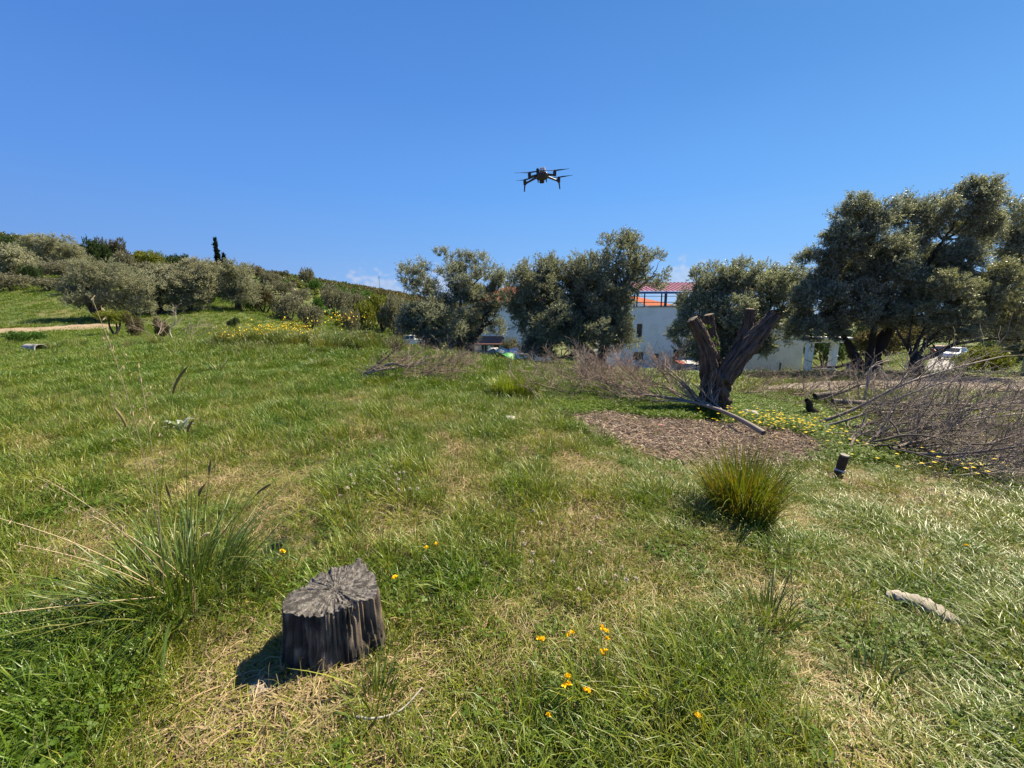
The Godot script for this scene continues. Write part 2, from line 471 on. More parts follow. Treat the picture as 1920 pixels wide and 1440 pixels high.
func sow_meadow() -> void:
	var greens := [Color(1, 1, 1), Color(0.6, 0.72, 0.8), Color(1.35, 1.2, 0.9), Color(0.8, 0.95, 1.3), Color(1.1, 1.1, 0.8), Color(2.6, 1.75, 2.2), Color(0.75, 0.85, 0.9), Color(1.9, 1.3, 1.6)]
	var culm_mesh := [tuft(9, 0.09, 0.12, 0.34, 0.0013, 0.45, [Color(1, 1, 1), Color(0.7, 0.7, 0.65), Color(0.8, 0.95, 0.6)], 61).done(M.dry), tuft(6, 0.08, 0.16, 0.4, 0.0013, 0.4, [Color(1, 1, 1), Color(0.75, 0.7, 0.65)], 62).done(M.dry)]
	var short_mesh := []
	var tall_mesh := []
	var dry_mesh := []
	for q in 3:
		short_mesh.append(tuft(28, 0.085, 0.035, 0.115, 0.0019, 0.95, greens, 11 + q).done(M.grass))
		tall_mesh.append(tuft(20, 0.07, 0.08, 0.22, 0.0024, 0.85, greens, 21 + q).done(M.grass))
		dry_mesh.append(straw_mat(34, 0.12, 31 + q).done(M.dry))
	var far_mesh := []
	for q in 3:
		far_mesh.append(tuft(32, 0.17, 0.06, 0.17, 0.0044, 0.9, greens, 51 + q).done(M.grass))
	var clover_mesh := [clover_patch(34, 0.09, 41).done(M.herb), clover_patch(30, 0.08, 42).done(M.herb)]
	var bufs := {}
	for nm in ["short", "tall", "dry", "clover", "far", "culm"]:
		bufs[nm] = []
		for q in 3: bufs[nm].append(PackedFloat32Array())
	rng.seed = 901
	# bands of distance: [from, to, clumps per square metre]
	for band in [[0.45, 2.2, 620.0], [2.2, 4.0, 430.0], [4.0, 7.0, 240.0], [7.0, 12.0, 130.0], [12.0, 20.0, 52.0], [20.0, 34.0, 20.0], [34.0, 70.0, 5.0]]:
		var d0: float = band[0]
		var d1: float = band[1]
		var hw := 1.50
		var area := hw * (d1 * d1 - d0 * d0) + 2.0 * (d1 - d0)
		for i in int(area * band[2]):
			var d := sqrt(lerpf(d0 * d0, d1 * d1, rng.randf()))
			var x := R(-1.0, 1.0) * (hw * d + 1.0)
			var z := -d
			var dry := dryness(x, z)
			if on_bare(x, z):
				if rng.randf() > 0.05: continue
			if d > 9.0 and x > 0.3 * d + 2.0 and rng.randf() < 0.35: continue
			var pick := rng.randf()
			var kind := "short"
			if d < 9.0:
				if pick < clampf(0.15 + dry * 0.42, 0.05, 0.5): kind = "dry"
				elif pick > 0.945 + dry * 0.12: kind = "clover"
				elif pick > 0.885 + dry * 0.05: kind = "culm"
				elif pick > 0.72 - 0.5 * patchy.get_noise_2d(x * 1.8 + 9.0, z * 1.8) + dry * 0.3: kind = "tall"
			else:
				kind = "far" if pick < 0.86 - dry * 0.2 else ("culm" if pick > 0.95 else "dry")
			var sc := R(0.75, 1.3)
			if kind == "dry": sc *= 1.0 + d * 0.05
			elif kind == "culm": sc *= 0.8 + d * 0.035
			elif kind == "far": sc *= 0.85 + d * 0.022
			elif kind == "short" or kind == "tall": sc *= 0.92 + d * 0.03
			var hgt := sc * (0.92 + 0.55 * patchy.get_noise_2d(x * 2.2 + 40.0, z * 2.2) + 0.35 * fine.get_noise_2d(x * 9.0, z * 9.0))
			# trodden shorter along the bank on the right
			if x > 0.6 and d < 10.0: hgt *= lerpf(1.0, 0.66, smoothstep(0.6, 1.8, x))
			if kind != "dry" and dry > 0.2: hgt *= 0.75
			# the rank weeds along the crest of the bank
			if d > 12.0 and d < 24.0 and x < 0.0 and x > -14.0: hgt *= 1.5
			var col := Color(0.098, 0.145, 0.019)
			if kind == "dry":
				var w := R(0.7, 1.25)
				col = Color(0.37 * w, 0.285 * w, 0.16 * w)
			elif kind == "culm":
				var w := R(0.6, 1.2)
				col = Color(0.42 * w, 0.335 * w, 0.18 * w)
			elif kind == "clover":
				col = Color(0.09, 0.155, 0.018) * R(0.75, 1.2)
			else:
				var t := clampf(0.46 + dry * 0.7 + R(-0.42, 0.42), 0.0, 1.0)
				col = Color(0.112, 0.182, 0.013).lerp(Color(0.268, 0.262, 0.032), t) * R(0.85, 1.15)
			var a := R(0.0, TAU)
			var ca := cos(a) * sc
			var sa := sin(a) * sc
			add_copy(bufs[kind][rng.randi() % (2 if kind == "clover" or kind == "culm" else 3)], Vector3(ca, 0, -sa), Vector3(R(-0.16, 0.1), 1, R(-0.12, 0.12)) * hgt, Vector3(sa, 0, ca), Vector3(x, ground(x, z) - 0.005, z), col)
	var g := thing("meadow_grass", "green spring grass covering the whole meadow", "grass", Vector3.ZERO, "", "stuff")
	for q in 3:
		many("short_grass", short_mesh[q], bufs.short[q], g)
		many("tall_grass", tall_mesh[q], bufs.tall[q], g)
		many("far_grass", far_mesh[q], bufs.far[q], g)
	var t := thing("dry_grass", "straw coloured dead grass lying between the green blades", "dry grass", Vector3.ZERO, "", "stuff")
	for q in 3: many("straw", dry_mesh[q], bufs.dry[q], t)
	for q in 2: many("dry_stem", culm_mesh[q], bufs.culm[q], t)
	var h := thing("clover_leaves", "low dark green clover leaves among the near grass", "ground cover", Vector3.ZERO, "", "stuff")
	for q in 2: many("clover", clover_mesh[q], bufs.clover[q], h)

func arc_blade(s: Shape, root: Vector3, out: Vector3, h: float, reach: float, w: float, droop: float, col: Color, side_turn := 0.0) -> void:
	var p := []
	var ws := []
	for i in 7:
		var t := i / 6.0
		p.append(root + out * reach * pow(t, 1.6) + Vector3(0, h * (t - droop * t * t * t), 0))
		ws.append(w * (0.75 + 0.6 * t) * (1.0 - t * t * 0.92) if i < 6 else 0.0)
	s.blade(p, ws, out.cross(Vector3.UP).normalized().rotated(Vector3.UP, side_turn), col)

func strap_clump(called: String, label: String, category: String, at: Vector3, count: int, radius: float, h0: float, h1: float, w: float, reach: float, cols: Array, seed_no: int, group := "") -> Node3D:
	var o := thing(called, label, category, on_ground(at), group)
	rng.seed = seed_no
	var s := Shape.new()
	for i in count:
		var a := R(0, TAU)
		var q := sqrt(rng.randf())
		var out := Vector3(cos(a + R(-0.6, 0.6)), 0, sin(a + R(-0.6, 0.6)))
		var h := R(h0, h1) * (1.0 - 0.25 * q)
		arc_blade(s, Vector3(cos(a), 0, sin(a)) * radius * q - Vector3(0, 0.02, 0), out, h, h * reach * R(0.2, 1.0) * (0.4 + q), w * R(0.6, 1.3), R(0.0, 0.55), cols[rng.randi() % cols.size()], R(-0.9, 0.9))
	part("leaves", s, M.grass, o)
	return o

func spike(s: Shape, h: Shape, root: Vector3, top: Vector3, bend: Vector3, head_len: float, head_r: float, stem_col: Color, head_col: Color) -> void:
	# a grass stalk that ends in a dense bristly head
	var p := []
	var r := []
	for i in 8:
		var t := i / 7.0
		p.append(root.lerp(top, t) + bend * t * t)
		r.append(0.0022 - 0.0010 * t)
	s.tube(p, r, 4, stem_col)
	var d: Vector3 = (p[7] - p[6]).normalized()
	var q := []
	var w := []
	for i in 9:
		var t := i / 8.0
		q.append(p[7] + (d + bend.normalized() * t * 0.35) * head_len * t)
		w.append(head_r * (0.55 + 0.9 * sin(PI * minf(1.0, 0.12 + t * 0.88))) * (1.0 if i < 8 else 0.2))
	h.tube(q, w, 7, head_col, 0.25, root.x * 9.0)
	for i in 60:
		var t := rng.randf()
		var a := R(0, TAU)
		var at: Vector3 = (q[0] as Vector3).lerp(q[8], t)
		var o := Vector3(cos(a), 0.8, sin(a)).normalized() * R(0.006, 0.014)
		h.leaf(at, o, o.cross(Vector3(0.3, 1, 0.2)).normalized() * 0.0006, head_col * 1.2)

func oat_stalk(s: Shape, h: Shape, root: Vector3, top: Vector3, bend: Vector3, col: Color, spread: float) -> void:
	var p := []
	var r := []
	for i in 10:
		var t := i / 9.0
		p.append(root.lerp(top, t) + bend * t * t * t)
		r.append(0.003 - 0.0015 * t)
	s.tube(p, r, 4, col)
	for i in 16:
		var t := 0.62 + 0.38 * i / 15.0
		var at: Vector3 = root.lerp(top, t) + bend * t * t * t
		var a := R(0, TAU)
		var o := Vector3(cos(a), R(0.1, 0.7), sin(a)).normalized() * spread * (1.25 - t) * R(1.2, 2.6)
		var e := at + o + bend * 0.12
		s.tube([at, at + o * 0.55 + Vector3(0, 0.01, 0), e], [0.0010, 0.0008, 0.0006], 3, col)
		for q in 2:
			var dn := Vector3(R(-0.4, 0.4), R(-1.0, -0.3), R(-0.4, 0.4)).normalized() * R(0.012, 0.024)
			h.leaf(e, dn, dn.cross(Vector3(0.5, 0.2, 0.7)).normalized() * 0.0022, col * R(0.9, 1.3))

func yellow_plant(at: Vector3, height: float, heads: int, lean: Vector3, label: String, seed_no: int) -> void:
	rng.seed = seed_no
	var o := thing("yellow_wildflower", label, "flower", on_ground(at), "yellow flowers in the near grass")
	var s := Shape.new()
	height += 0.10
	var top := Vector3(0, height, 0) + lean
	s.tube([Vector3.ZERO, top * 0.5 + Vector3(0.01, 0, 0.01), top], [0.0022, 0.0018, 0.0012], 5, Color(0.10, 0.16, 0.03))
	for i in 7:
		var a := R(0, TAU)
		var d := Vector3(cos(a), R(0.2, 0.9), sin(a)) * R(0.02, 0.045)
		s.leaf(top * R(0.1, 0.85), d, d.cross(Vector3.UP).normalized() * 0.005, Color(0.085, 0.15, 0.025))
	var stem := part("stem", s, M.grass, o)
	stem.set_meta("label", "thin green leafy flower stem")
	for i in heads:
		var f := Shape.new()
		var c := top + Vector3(R(-0.022, 0.022), R(-0.028, 0.008), R(-0.022, 0.022)) * (1.0 if i else 0.0)
		for q in 11:
			var d := Vector3(R(-1, 1), R(-0.1, 1.2), R(-1, 1)).normalized() * R(0.010, 0.018)
			f.leaf(c, d, d.cross(Vector3(R(-1, 1), R(-1, 1), 0.3)).normalized() * 0.006, Color(0.92, 0.62, 0.012) * R(0.8, 1.15))
		part("flower_head", f, M.petal, o)

# ---------------------------------------------------------------- trees
func spray(seed_no: int, leaves: int, length: float, leaf_len: float, leaf_w: float, cols: Array, upright := 0.8) -> ArrayMesh:
	rng.seed = seed_no
	var s := Shape.new()
	for q in 3:
		var a := R(0, TAU)
		var d := Vector3(cos(a) * 0.45, 1.0, sin(a) * 0.45) * length * R(0.6, 0.95)
		var b := Vector3(0, 0.06 * q * length, 0)
		s.tube([b, b + d * 0.5 + Vector3(R(-1, 1), 0, R(-1, 1)) * length * 0.05, b + d], [length * 0.012, length * 0.008, length * 0.003], 3, Color(0.16, 0.14, 0.11), 0.0, 0.0, false)
		for i in leaves / 3:
			var t := R(0.12, 1.02)
			var w := R(0, TAU)
			var o := (Vector3(cos(w), 0, sin(w)) + d.normalized() * upright * R(0.4, 1.5)).normalized() * leaf_len * R(0.7, 1.25)
			var sd := o.cross(Vector3(R(-1, 1), R(-1, 1), R(-1, 1))).normalized() * leaf_w * R(0.75, 1.2)
			s.leaf(b + d * t, o, sd, cols[rng.randi() % cols.size()])
	return s.done(M.olive)

func crown_copies(lobes: Array, base: Vector3, count: int, s0: float, s1: float, tint: Color, seed_no: int, freq := 0.9, gap := -0.12, shell := 0.42, rise := 0.55) -> PackedFloat32Array:
	rng.seed = seed_no
	var holes := FastNoiseLite.new()
	holes.seed = seed_no
	holes.frequency = freq
	holes.fractal_octaves = 2
	var buf := PackedFloat32Array()
	var total := 0.0
	for l in lobes: total += l[1] * l[2]
	for l in lobes:
		var want := int(count * l[1] * l[2] / total)
		var mid: Vector3 = l[0]
		var rx: float = maxf(l[1] - s0 * 0.2, l[1] * 0.45)
		var ry: float = maxf(l[2] - s0 * 0.2, l[2] * 0.4)
		var rz: float = l[3] if l.size() > 3 else (rx + ry) * 0.5
		for i in want:
			var d := Vector3(rng.randfn(), rng.randfn(), rng.randfn()).normalized()
			var r := pow(rng.randf(), shell)
			var at := mid + Vector3(d.x * rx, d.y * ry, d.z * rz) * r
			if holes.get_noise_3d(at.x, at.y, at.z) < gap - 0.1 + 0.2 * r: continue
			var y := (d * R(0.4, 1.0) + Vector3(R(-0.5, 0.5), rise + R(-0.4, 0.4), R(-0.5, 0.5))).normalized()
			var x := y.cross(Vector3(R(-1, 1), R(-1, 1), R(-1, 1))).normalized()
			var z := x.cross(y)
			var sc := R(s0, s1)
			var w := R(0.8, 1.2)
			add_copy(buf, x * sc, y * sc, z * sc, at - base, Color(tint.r * w, tint.g * w, tint.b * w * R(0.9, 1.1)))
	return buf

func wavy(a: Vector3, b: Vector3, steps_no: int, amp: float) -> Array:
	var o := []
	var s1 := R(0, TAU)
	var s2 := R(0, TAU)
	for i in steps_no + 1:
		var t := float(i) / steps_no
		var k := sin(PI * t) * amp
		o.append(a.lerp(b, t) + Vector3(sin(t * 5.0 + s1), sin(t * 4.0 + s2) * 0.5, cos(t * 4.6 + s1)) * k)
	return o

func taper(a: float, b: float, m: int) -> Array:
	var o := []
	for i in m: o.append(lerpf(a, b, float(i) / (m - 1)))
	return o

var sprays := []

func olive_tree(label: String, group: String, base: Vector3, lobes: Array, trunk: Array, limbs: Array, count: int, size: float, tint: Color, seed_no: int, gap := -0.12) -> Node3D:
	# trunk: [points, radii]; limbs: list of [points, first radius]
	base = on_ground(base)
	var o := thing("olive_tree", label, "tree", base, group)
	rng.seed = seed_no
	var col := Color(0.10, 0.085, 0.068)
	for st in trunk:
		var s := Shape.new()
		var p := []
		for q in st[0]: p.append(q - base)
		p[0].y = -0.15
		var fp := []
		var fr := []
		for i in p.size() - 1:
			for j in 4:
				fp.append((p[i] as Vector3).lerp(p[i + 1], j / 4.0) + Vector3(R(-1, 1), 0, R(-1, 1)) * st[1][i] * 0.12)
				fr.append(lerpf(st[1][i], st[1][i + 1], j / 4.0) * R(0.92, 1.1))
		fp.append(p[-1])
		fr.append(st[1][-1])
		s.tube(fp, fr, 11, col, 0.16, seed_no)
		part("trunk", s, M.bark, o)
	var tops := []
	for st in trunk: tops.append(st[0][-1] - base)
	for lb in limbs:
		var s := Shape.new()
		var p := []
		for q in lb[0]: p.append(q - base)
		var fp := []
		var fr := []
		var m := p.size()
		for i in m - 1:
			for j in 3:
				fp.append((p[i] as Vector3).lerp(p[i + 1], j / 3.0) + Vector3(R(-1, 1), R(-1, 1), R(-1, 1)) * lb[1] * 0.25)
				fr.append(lerpf(lb[1], lb[1] * 0.35, (i + j / 3.0) / (m - 1)))
		fp.append(p[-1])
		fr.append(lb[1] * 0.3)
		s.tube(fp, fr, 8, col, 0.12, seed_no + 1)
		for q in 5:
			var a: Vector3 = fp[int(R(0.4, 0.95) * (fp.size() - 1))]
			var b := a + Vector3(R(-1, 1), R(0.1, 1.0), R(-1, 1)).normalized() * R(0.5, 1.3) * size * 2.2
			s.tube(wavy(a, b, 4, 0.06), taper(lb[1] * 0.3, 0.008, 5), 5, col)
		part("limb", s, M.bark, o)
		tops.append(p[-1])
	# thinner limbs reach into each lobe of the crown
	for l in lobes:
		var mid: Vector3 = l[0] - base
		var near: Vector3 = tops[0]
		for t in tops:
			if t.distance_to(mid) < near.distance_to(mid): near = t
		var s := Shape.new()
		var main := wavy(near, mid, 5, 0.14)
		s.tube(main, taper(0.055 * size * 2.2, 0.02, 6), 6, col)
		for q in 6:
			var a: Vector3 = main[2 + rng.randi() % 4]
			var b := mid + Vector3(R(-1, 1) * l[1], R(-0.6, 1) * l[2], R(-1, 1) * l[1]) * 0.8
			s.tube(wavy(a, b, 4, 0.08), taper(0.02, 0.006, 5), 4, col)
		part("limb", s, M.bark, o)
	# each lobe breaks up into leafy clumps with gaps between them
	var clumps := []
	for l in lobes:
		clumps.append([l[0], l[1] * 0.68, l[2] * 0.68])
		for q in 12:
			var d := Vector3(rng.randfn(), rng.randfn() + 0.15, rng.randfn()).normalized()
			var f := R(0.28, 0.5)
			var far := R(0.6, 1.02)
			clumps.append([l[0] + Vector3(d.x * l[1], d.y * l[2], d.z * (l[1] + l[2]) * 0.5) * far, l[1] * f, l[2] * f * R(0.8, 1.3)])
	many("crown", sprays[seed_no % 3], crown_copies(clumps, base, count, size * 0.75, size * 1.25, tint, seed_no, 0.9, gap), o).set_meta("kind", "stuff")
	return o

var bush_kinds := {}

func unit_bush(seed_no: int, cols: Array) -> ArrayMesh:
	# a bush one metre high and one metre in half width, to be set out at many sizes
	rng.seed = seed_no
	var lobes := [[Vector3(0, 0.45, 0), 0.66, 0.42]]
	for q in 9:
		var a := TAU * q / 9.0 * 2.0 + R(-0.4, 0.4)
		lobes.append([Vector3(cos(a) * R(0.25, 0.68), R(0.25, 0.76), sin(a) * R(0.25, 0.68)), R(0.2, 0.36), R(0.16, 0.3)])
	var s := Shape.new()
	for i in 760:
		var l: Array = lobes[rng.randi() % lobes.size()]
		var d := Vector3(rng.randfn(), rng.randfn(), rng.randfn()).normalized()
		var at: Vector3 = l[0] + Vector3(d.x * l[1], d.y * l[2], d.z * l[1]) * pow(rng.randf(), 0.34)
		if at.y < 0.0: continue
		var up := (d * 0.6 + Vector3(R(-0.5, 0.5), 0.6, R(-0.5, 0.5))).normalized() * R(0.07, 0.17)
		var g := R(0.8, 1.2)
		for q in 16:
			var o := (Vector3(R(-1, 1), R(-1, 1), R(-1, 1)).normalized() + up.normalized() * 0.8).normalized() * R(0.04, 0.075)
			s.leaf(at + up * rng.randf(), o, o.cross(Vector3(R(-1, 1), R(-1, 1), R(-1, 1))).normalized() * R(0.010, 0.018), cols[rng.randi() % cols.size()] * g)
	return s.done(M.olive)

func make_bush_kinds() -> void:
	var tones := {
		"grey": [Color(0.21, 0.20, 0.135), Color(0.15, 0.145, 0.095), Color(0.30, 0.285, 0.205)],
		"dark": [Color(0.05, 0.085, 0.026), Color(0.07, 0.11, 0.035), Color(0.04, 0.06, 0.022)],
		"lime": [Color(0.20, 0.23, 0.035), Color(0.14, 0.18, 0.03), Color(0.28, 0.27, 0.05)],
		"brown": [Color(0.17, 0.13, 0.065), Color(0.10, 0.085, 0.045), Color(0.11, 0.11, 0.045)],
		"leaf": [Color(0.08, 0.16, 0.028), Color(0.11, 0.21, 0.035), Color(0.06, 0.12, 0.025)],
	}
	var n := 0
	for kind in tones:
		bush_kinds[kind] = []
		for q in 3:
			bush_kinds[kind].append(unit_bush(400 + n * 7 + q, tones[kind]))
		n += 1

func bush(called: String, label: String, kind: String, base: Vector3, half: float, height: float, seed_no: int, group := "", trunk := 0.0, category := "shrub") -> Node3D:
	base = on_ground(base)
	var o := thing(called, label, category, base, group)
	rng.seed = seed_no
	var crown := MeshInstance3D.new()
	crown.name = "crown"
	crown.mesh = bush_kinds[kind][seed_no % 3]
	o.add_child(crown)
	half = maxf(half, height * 0.42)
	var lift := height * trunk
	crown.position.y = lift - height * 0.04
	crown.rotation.y = R(0, TAU)
	crown.scale = Vector3(half, height * (1.0 - trunk) * 1.05, half * R(0.85, 1.1))
	var s := Shape.new()
	for q in (3 if trunk > 0.05 else 2):
		var b := Vector3(R(-1, 1) * half * 0.5, lift + height * (1.0 - trunk) * R(0.4, 0.7), R(-1, 1) * half * 0.5)
		s.tube(wavy(Vector3(R(-0.1, 0.1), -0.2, R(-0.1, 0.1)), b, 5, 0.12), taper(0.035 + 0.03 * height, 0.02, 6), 6, Color(0.07, 0.06, 0.05))
	part("trunk", s, M.bark, o)
	return o

# ---------------------------------------------------------------- dead wood
func dead_wood(s: Shape, path: Array, r0: float, depth: int, twig_len: float, spread: float, col: Color, kids: int) -> void:
	var m := path.size()
	var rr := taper(r0, maxf(r0 * 0.28, 0.0035), m)
	s.tube(path, rr, 7 if r0 > 0.03 else (5 if r0 > 0.012 else 3), col, 0.08 if r0 > 0.03 else 0.0, r0 * 90.0)
	if depth <= 0: return
	for i in kids:
		var t := R(0.25, 1.0) * (m - 1.01)
		var q := int(t)
		var at: Vector3 = (path[q] as Vector3).lerp(path[q + 1], t - q)
		var along: Vector3 = (path[q + 1] - path[q]).normalized()
		var dir: Vector3 = (along * R(0.4, 1.2) + Vector3(R(-1, 1), R(-0.35, 0.9), R(-1, 1)) * spread).normalized()
		var l := twig_len * R(0.5, 1.25) * (1.15 - 0.4 * t / m)
		var p := []
		var e := at
		for j in 6:
			if j: e += dir * l * 0.2
			dir = (dir + Vector3(R(-1, 1), R(-0.75, 0.85), R(-1, 1)) * 0.33).normalized()
			e.y = maxf(e.y, ground(e.x, e.z) + 0.01)
			p.append(e)
		dead_wood(s, p, rr[q] * R(0.4, 0.62), depth - 1, twig_len * 0.55, spread * 1.05, col * R(0.85, 1.15), maxi(3, kids * 2 / 3))

func smooth_path(p: Array, per := 4) -> Array:
	var o := []
	for i in p.size() - 1:
		var a: Vector3 = p[maxi(i - 1, 0)]
		var b: Vector3 = p[i]
		var c: Vector3 = p[i + 1]
		var d: Vector3 = p[mini(i + 2, p.size() - 1)]
		for j in per:
			o.append(b.cubic_interpolate(c, a, d, float(j) / per))
	o.append(p[-1])
	return o

func cut_branch(label: String, group: String, path: Array, r0: float, depth: int, twig_len: float, spread: float, col: Color, kids: int, seed_no: int) -> void:
	rng.seed = seed_no
	var base: Vector3 = path[0]
	var s := Shape.new()
	dead_wood(s, smooth_path(path), r0, depth, twig_len, spread, col, kids)
	for i in s.v.size(): s.v[i] -= base
	solid("cut_branch", s, M.twig, label, "branch", base, group)

func brush_pile(label: String, region: Array, toward: Vector3, count: int, length: float, rise: float, r0: float, col: Color, kids: int, seed_no: int) -> void:
	# region: [centre, half width, half depth]; the branches lie tangled, tips pointing toward
	rng.seed = seed_no
	var mid: Vector3 = on_ground(region[0])
	var o := thing("brush_pile", label, "brush pile", mid)
	for i in count:
		var s := Shape.new()
		var a := Vector3(region[0].x + R(-1, 1) * region[1], 0, region[0].z + R(-1, 1) * region[2])
		a.y = ground(a.x, a.z) + R(0.02, rise * 0.6)
		var d := (toward + Vector3(R(-0.9, 0.9), R(-0.1, 0.3), R(-0.9, 0.9))).normalized()
		var l := length * R(0.6, 1.2)
		var p := []
		var e := a
		for j in 8:
			if j: e += d * l / 7.0
			d = (d + Vector3(R(-1, 1), R(-0.8, 0.7), R(-1, 1)) * 0.26).normalized()
			e.y = clampf(e.y, ground(e.x, e.z) + 0.015, ground(e.x, e.z) + rise * 1.6)
			p.append(e)
		dead_wood(s, p, r0 * R(0.6, 1.3), 2, length * 0.42, 0.75, col * R(0.75, 1.2), kids)
		for q in s.v.size(): s.v[q] -= mid
		part("branch", s, M.twig, o)

# ---------------------------------------------------------------- stump, pollard, stones
func stump_radius(a: float) -> float:
	return 0.188 * (1.0 + 0.09 * sin(a * 2.0 + 2.4) + 0.07 * sin(a * 3.0 + 0.5) + 0.05 * sin(a * 5.0 + 1.0) + 0.03 * sin(a * 9.0))

func stump_top(p: Vector2) -> float:
	return 0.305 + 0.03 * p.x - 0.02 * p.y

func make_stump(at: Vector3) -> void:
	var o := thing("tree_stump", "weathered grey tree stump with cracked flat top in the near grass", "stump", on_ground(at))
	var grain := FastNoiseLite.new()
	grain.seed = 5
	grain.frequency = 1.0
	grain.fractal_octaves = 4
	var seg := 220
	var rows := 26
	var s := Shape.new()
	for j in rows + 1:
		var t := float(j) / rows
		for i in seg:
			var a := TAU * i / seg
			var ca := cos(a)
			var sa := sin(a)
			var groove := absf(grain.get_noise_3d(ca * 7.0, t * 0.5, sa * 7.0))
			var split := absf(grain.get_noise_3d(ca * 3.0 + 9.0, t * 0.25, sa * 3.0))
			var r := stump_radius(a) * (1.12 - 0.12 * sqrt(t) + 0.10 * pow(1.0 - t, 3.0))
			r -= 0.016 * (1.0 - smoothstep(0.0, 0.16, groove)) + 0.024 * (1.0 - smoothstep(0.0, 0.07, split))
			r += grain.get_noise_3d(ca * 20.0, t * 1.2, sa * 20.0) * 0.004
			if j == rows: r -= 0.004
			var top := stump_top(Vector2(ca, sa) * r) + grain.get_noise_2d(ca * 6.0 + 3.0, sa * 6.0) * 0.022 + 0.035 * exp(-pow((a - 4.95) / 0.16, 2.0))
			s.v.append(Vector3(ca * r, lerpf(-0.06, top, t), sa * r))
			var streak := grain.get_noise_3d(ca * 11.0 + 20.0, t * 0.7, sa * 11.0)
			var burnt := grain.get_noise_3d(ca * 2.2 + 60.0, t * 1.6, sa * 2.2) + 0.25 * sin(a - 0.5)
			var col := Color(0.21, 0.175, 0.14).lerp(Color(0.44, 0.385, 0.33), clampf(streak * 1.8 + 0.2, 0.0, 1.0))
			col = col.lerp(Color(0.30, 0.20, 0.12), clampf(0.5 * cos(a - 0.2) + streak, 0.0, 0.8))
			col = col.lerp(Color(0.035, 0.032, 0.03), clampf(burnt * 2.2 + 0.28, 0.0, 0.9))
			s.c.append(col)
	finish_grid(s, seg, rows + 1, true)
	part("bark", s, M.stump, o)
	var f := Shape.new()
	var rings := 34
	for j in rings + 1:
		var t := float(j) / rings
		for i in seg:
			var a := TAU * i / seg
			var ca := cos(a)
			var sa := sin(a)
			var r := stump_radius(a) * 0.985 * t
			var y := stump_top(Vector2(ca, sa) * r) + (grain.get_noise_2d(ca * 6.0 + 3.0, sa * 6.0) * 0.022 + 0.035 * exp(-pow((a - 4.95) / 0.16, 2.0))) * t * t
			var crack := absf(grain.get_noise_3d(ca * 4.5 + 30.0, t * 0.5, sa * 4.5))
			var ring := grain.get_noise_2d(t * 26.0 + grain.get_noise_2d(ca * 2.0, sa * 2.0) * 2.0, ca * 0.7)
			y -= 0.014 * (1.0 - smoothstep(0.0, 0.05, crack)) * smoothstep(0.05, 0.3, t) + 0.003 * ring + 0.012 * exp(-t * t / 0.006)
			y += grain.get_noise_2d(ca * r * 90.0, sa * r * 90.0) * 0.006
			f.v.append(Vector3(ca * r, y, sa * r))
			var fibre := grain.get_noise_3d(ca * 16.0 + 5.0, t * 2.0, sa * 16.0) + 0.6 * ring
			var col := Color(0.11, 0.10, 0.09).lerp(Color(0.36, 0.33, 0.30), clampf(0.36 + fibre * 1.7, 0.0, 1.0))
			col = col.lerp(Color(0.05, 0.045, 0.042), clampf(grain.get_noise_2d(ca * r * 26.0 + 8.0, sa * r * 26.0) * 2.0 + 0.1, 0.0, 0.85))
			f.c.append(col)
	finish_grid(f, seg, rings + 1, true)
	part("cut_face", f, M.stump, o)

func finish_grid(s: Shape, w: int, rows: int, wrap: bool) -> void:
	var first := s.n.size()
	for j in rows:
		for i in w:
			var a := s.v[first + j * w + ((i + w - 1) % w if wrap else maxi(i - 1, 0))]
			var b := s.v[first + j * w + ((i + 1) % w if wrap else mini(i + 1, w - 1))]
			var e := s.v[first + maxi(j - 1, 0) * w + i]
			var g := s.v[first + mini(j + 1, rows - 1) * w + i]
			var m := (b - a).cross(g - e)
			s.n.append(m.normalized() if m.length_squared() > 1e-16 else Vector3.UP)
	for j in rows - 1:
		for i in (w if wrap else w - 1):
			var a := first + j * w + i
			var b := first + j * w + (i + 1) % w
			for q in [a, a + w, b, b, a + w, b + w]:
				s.k.append(q)

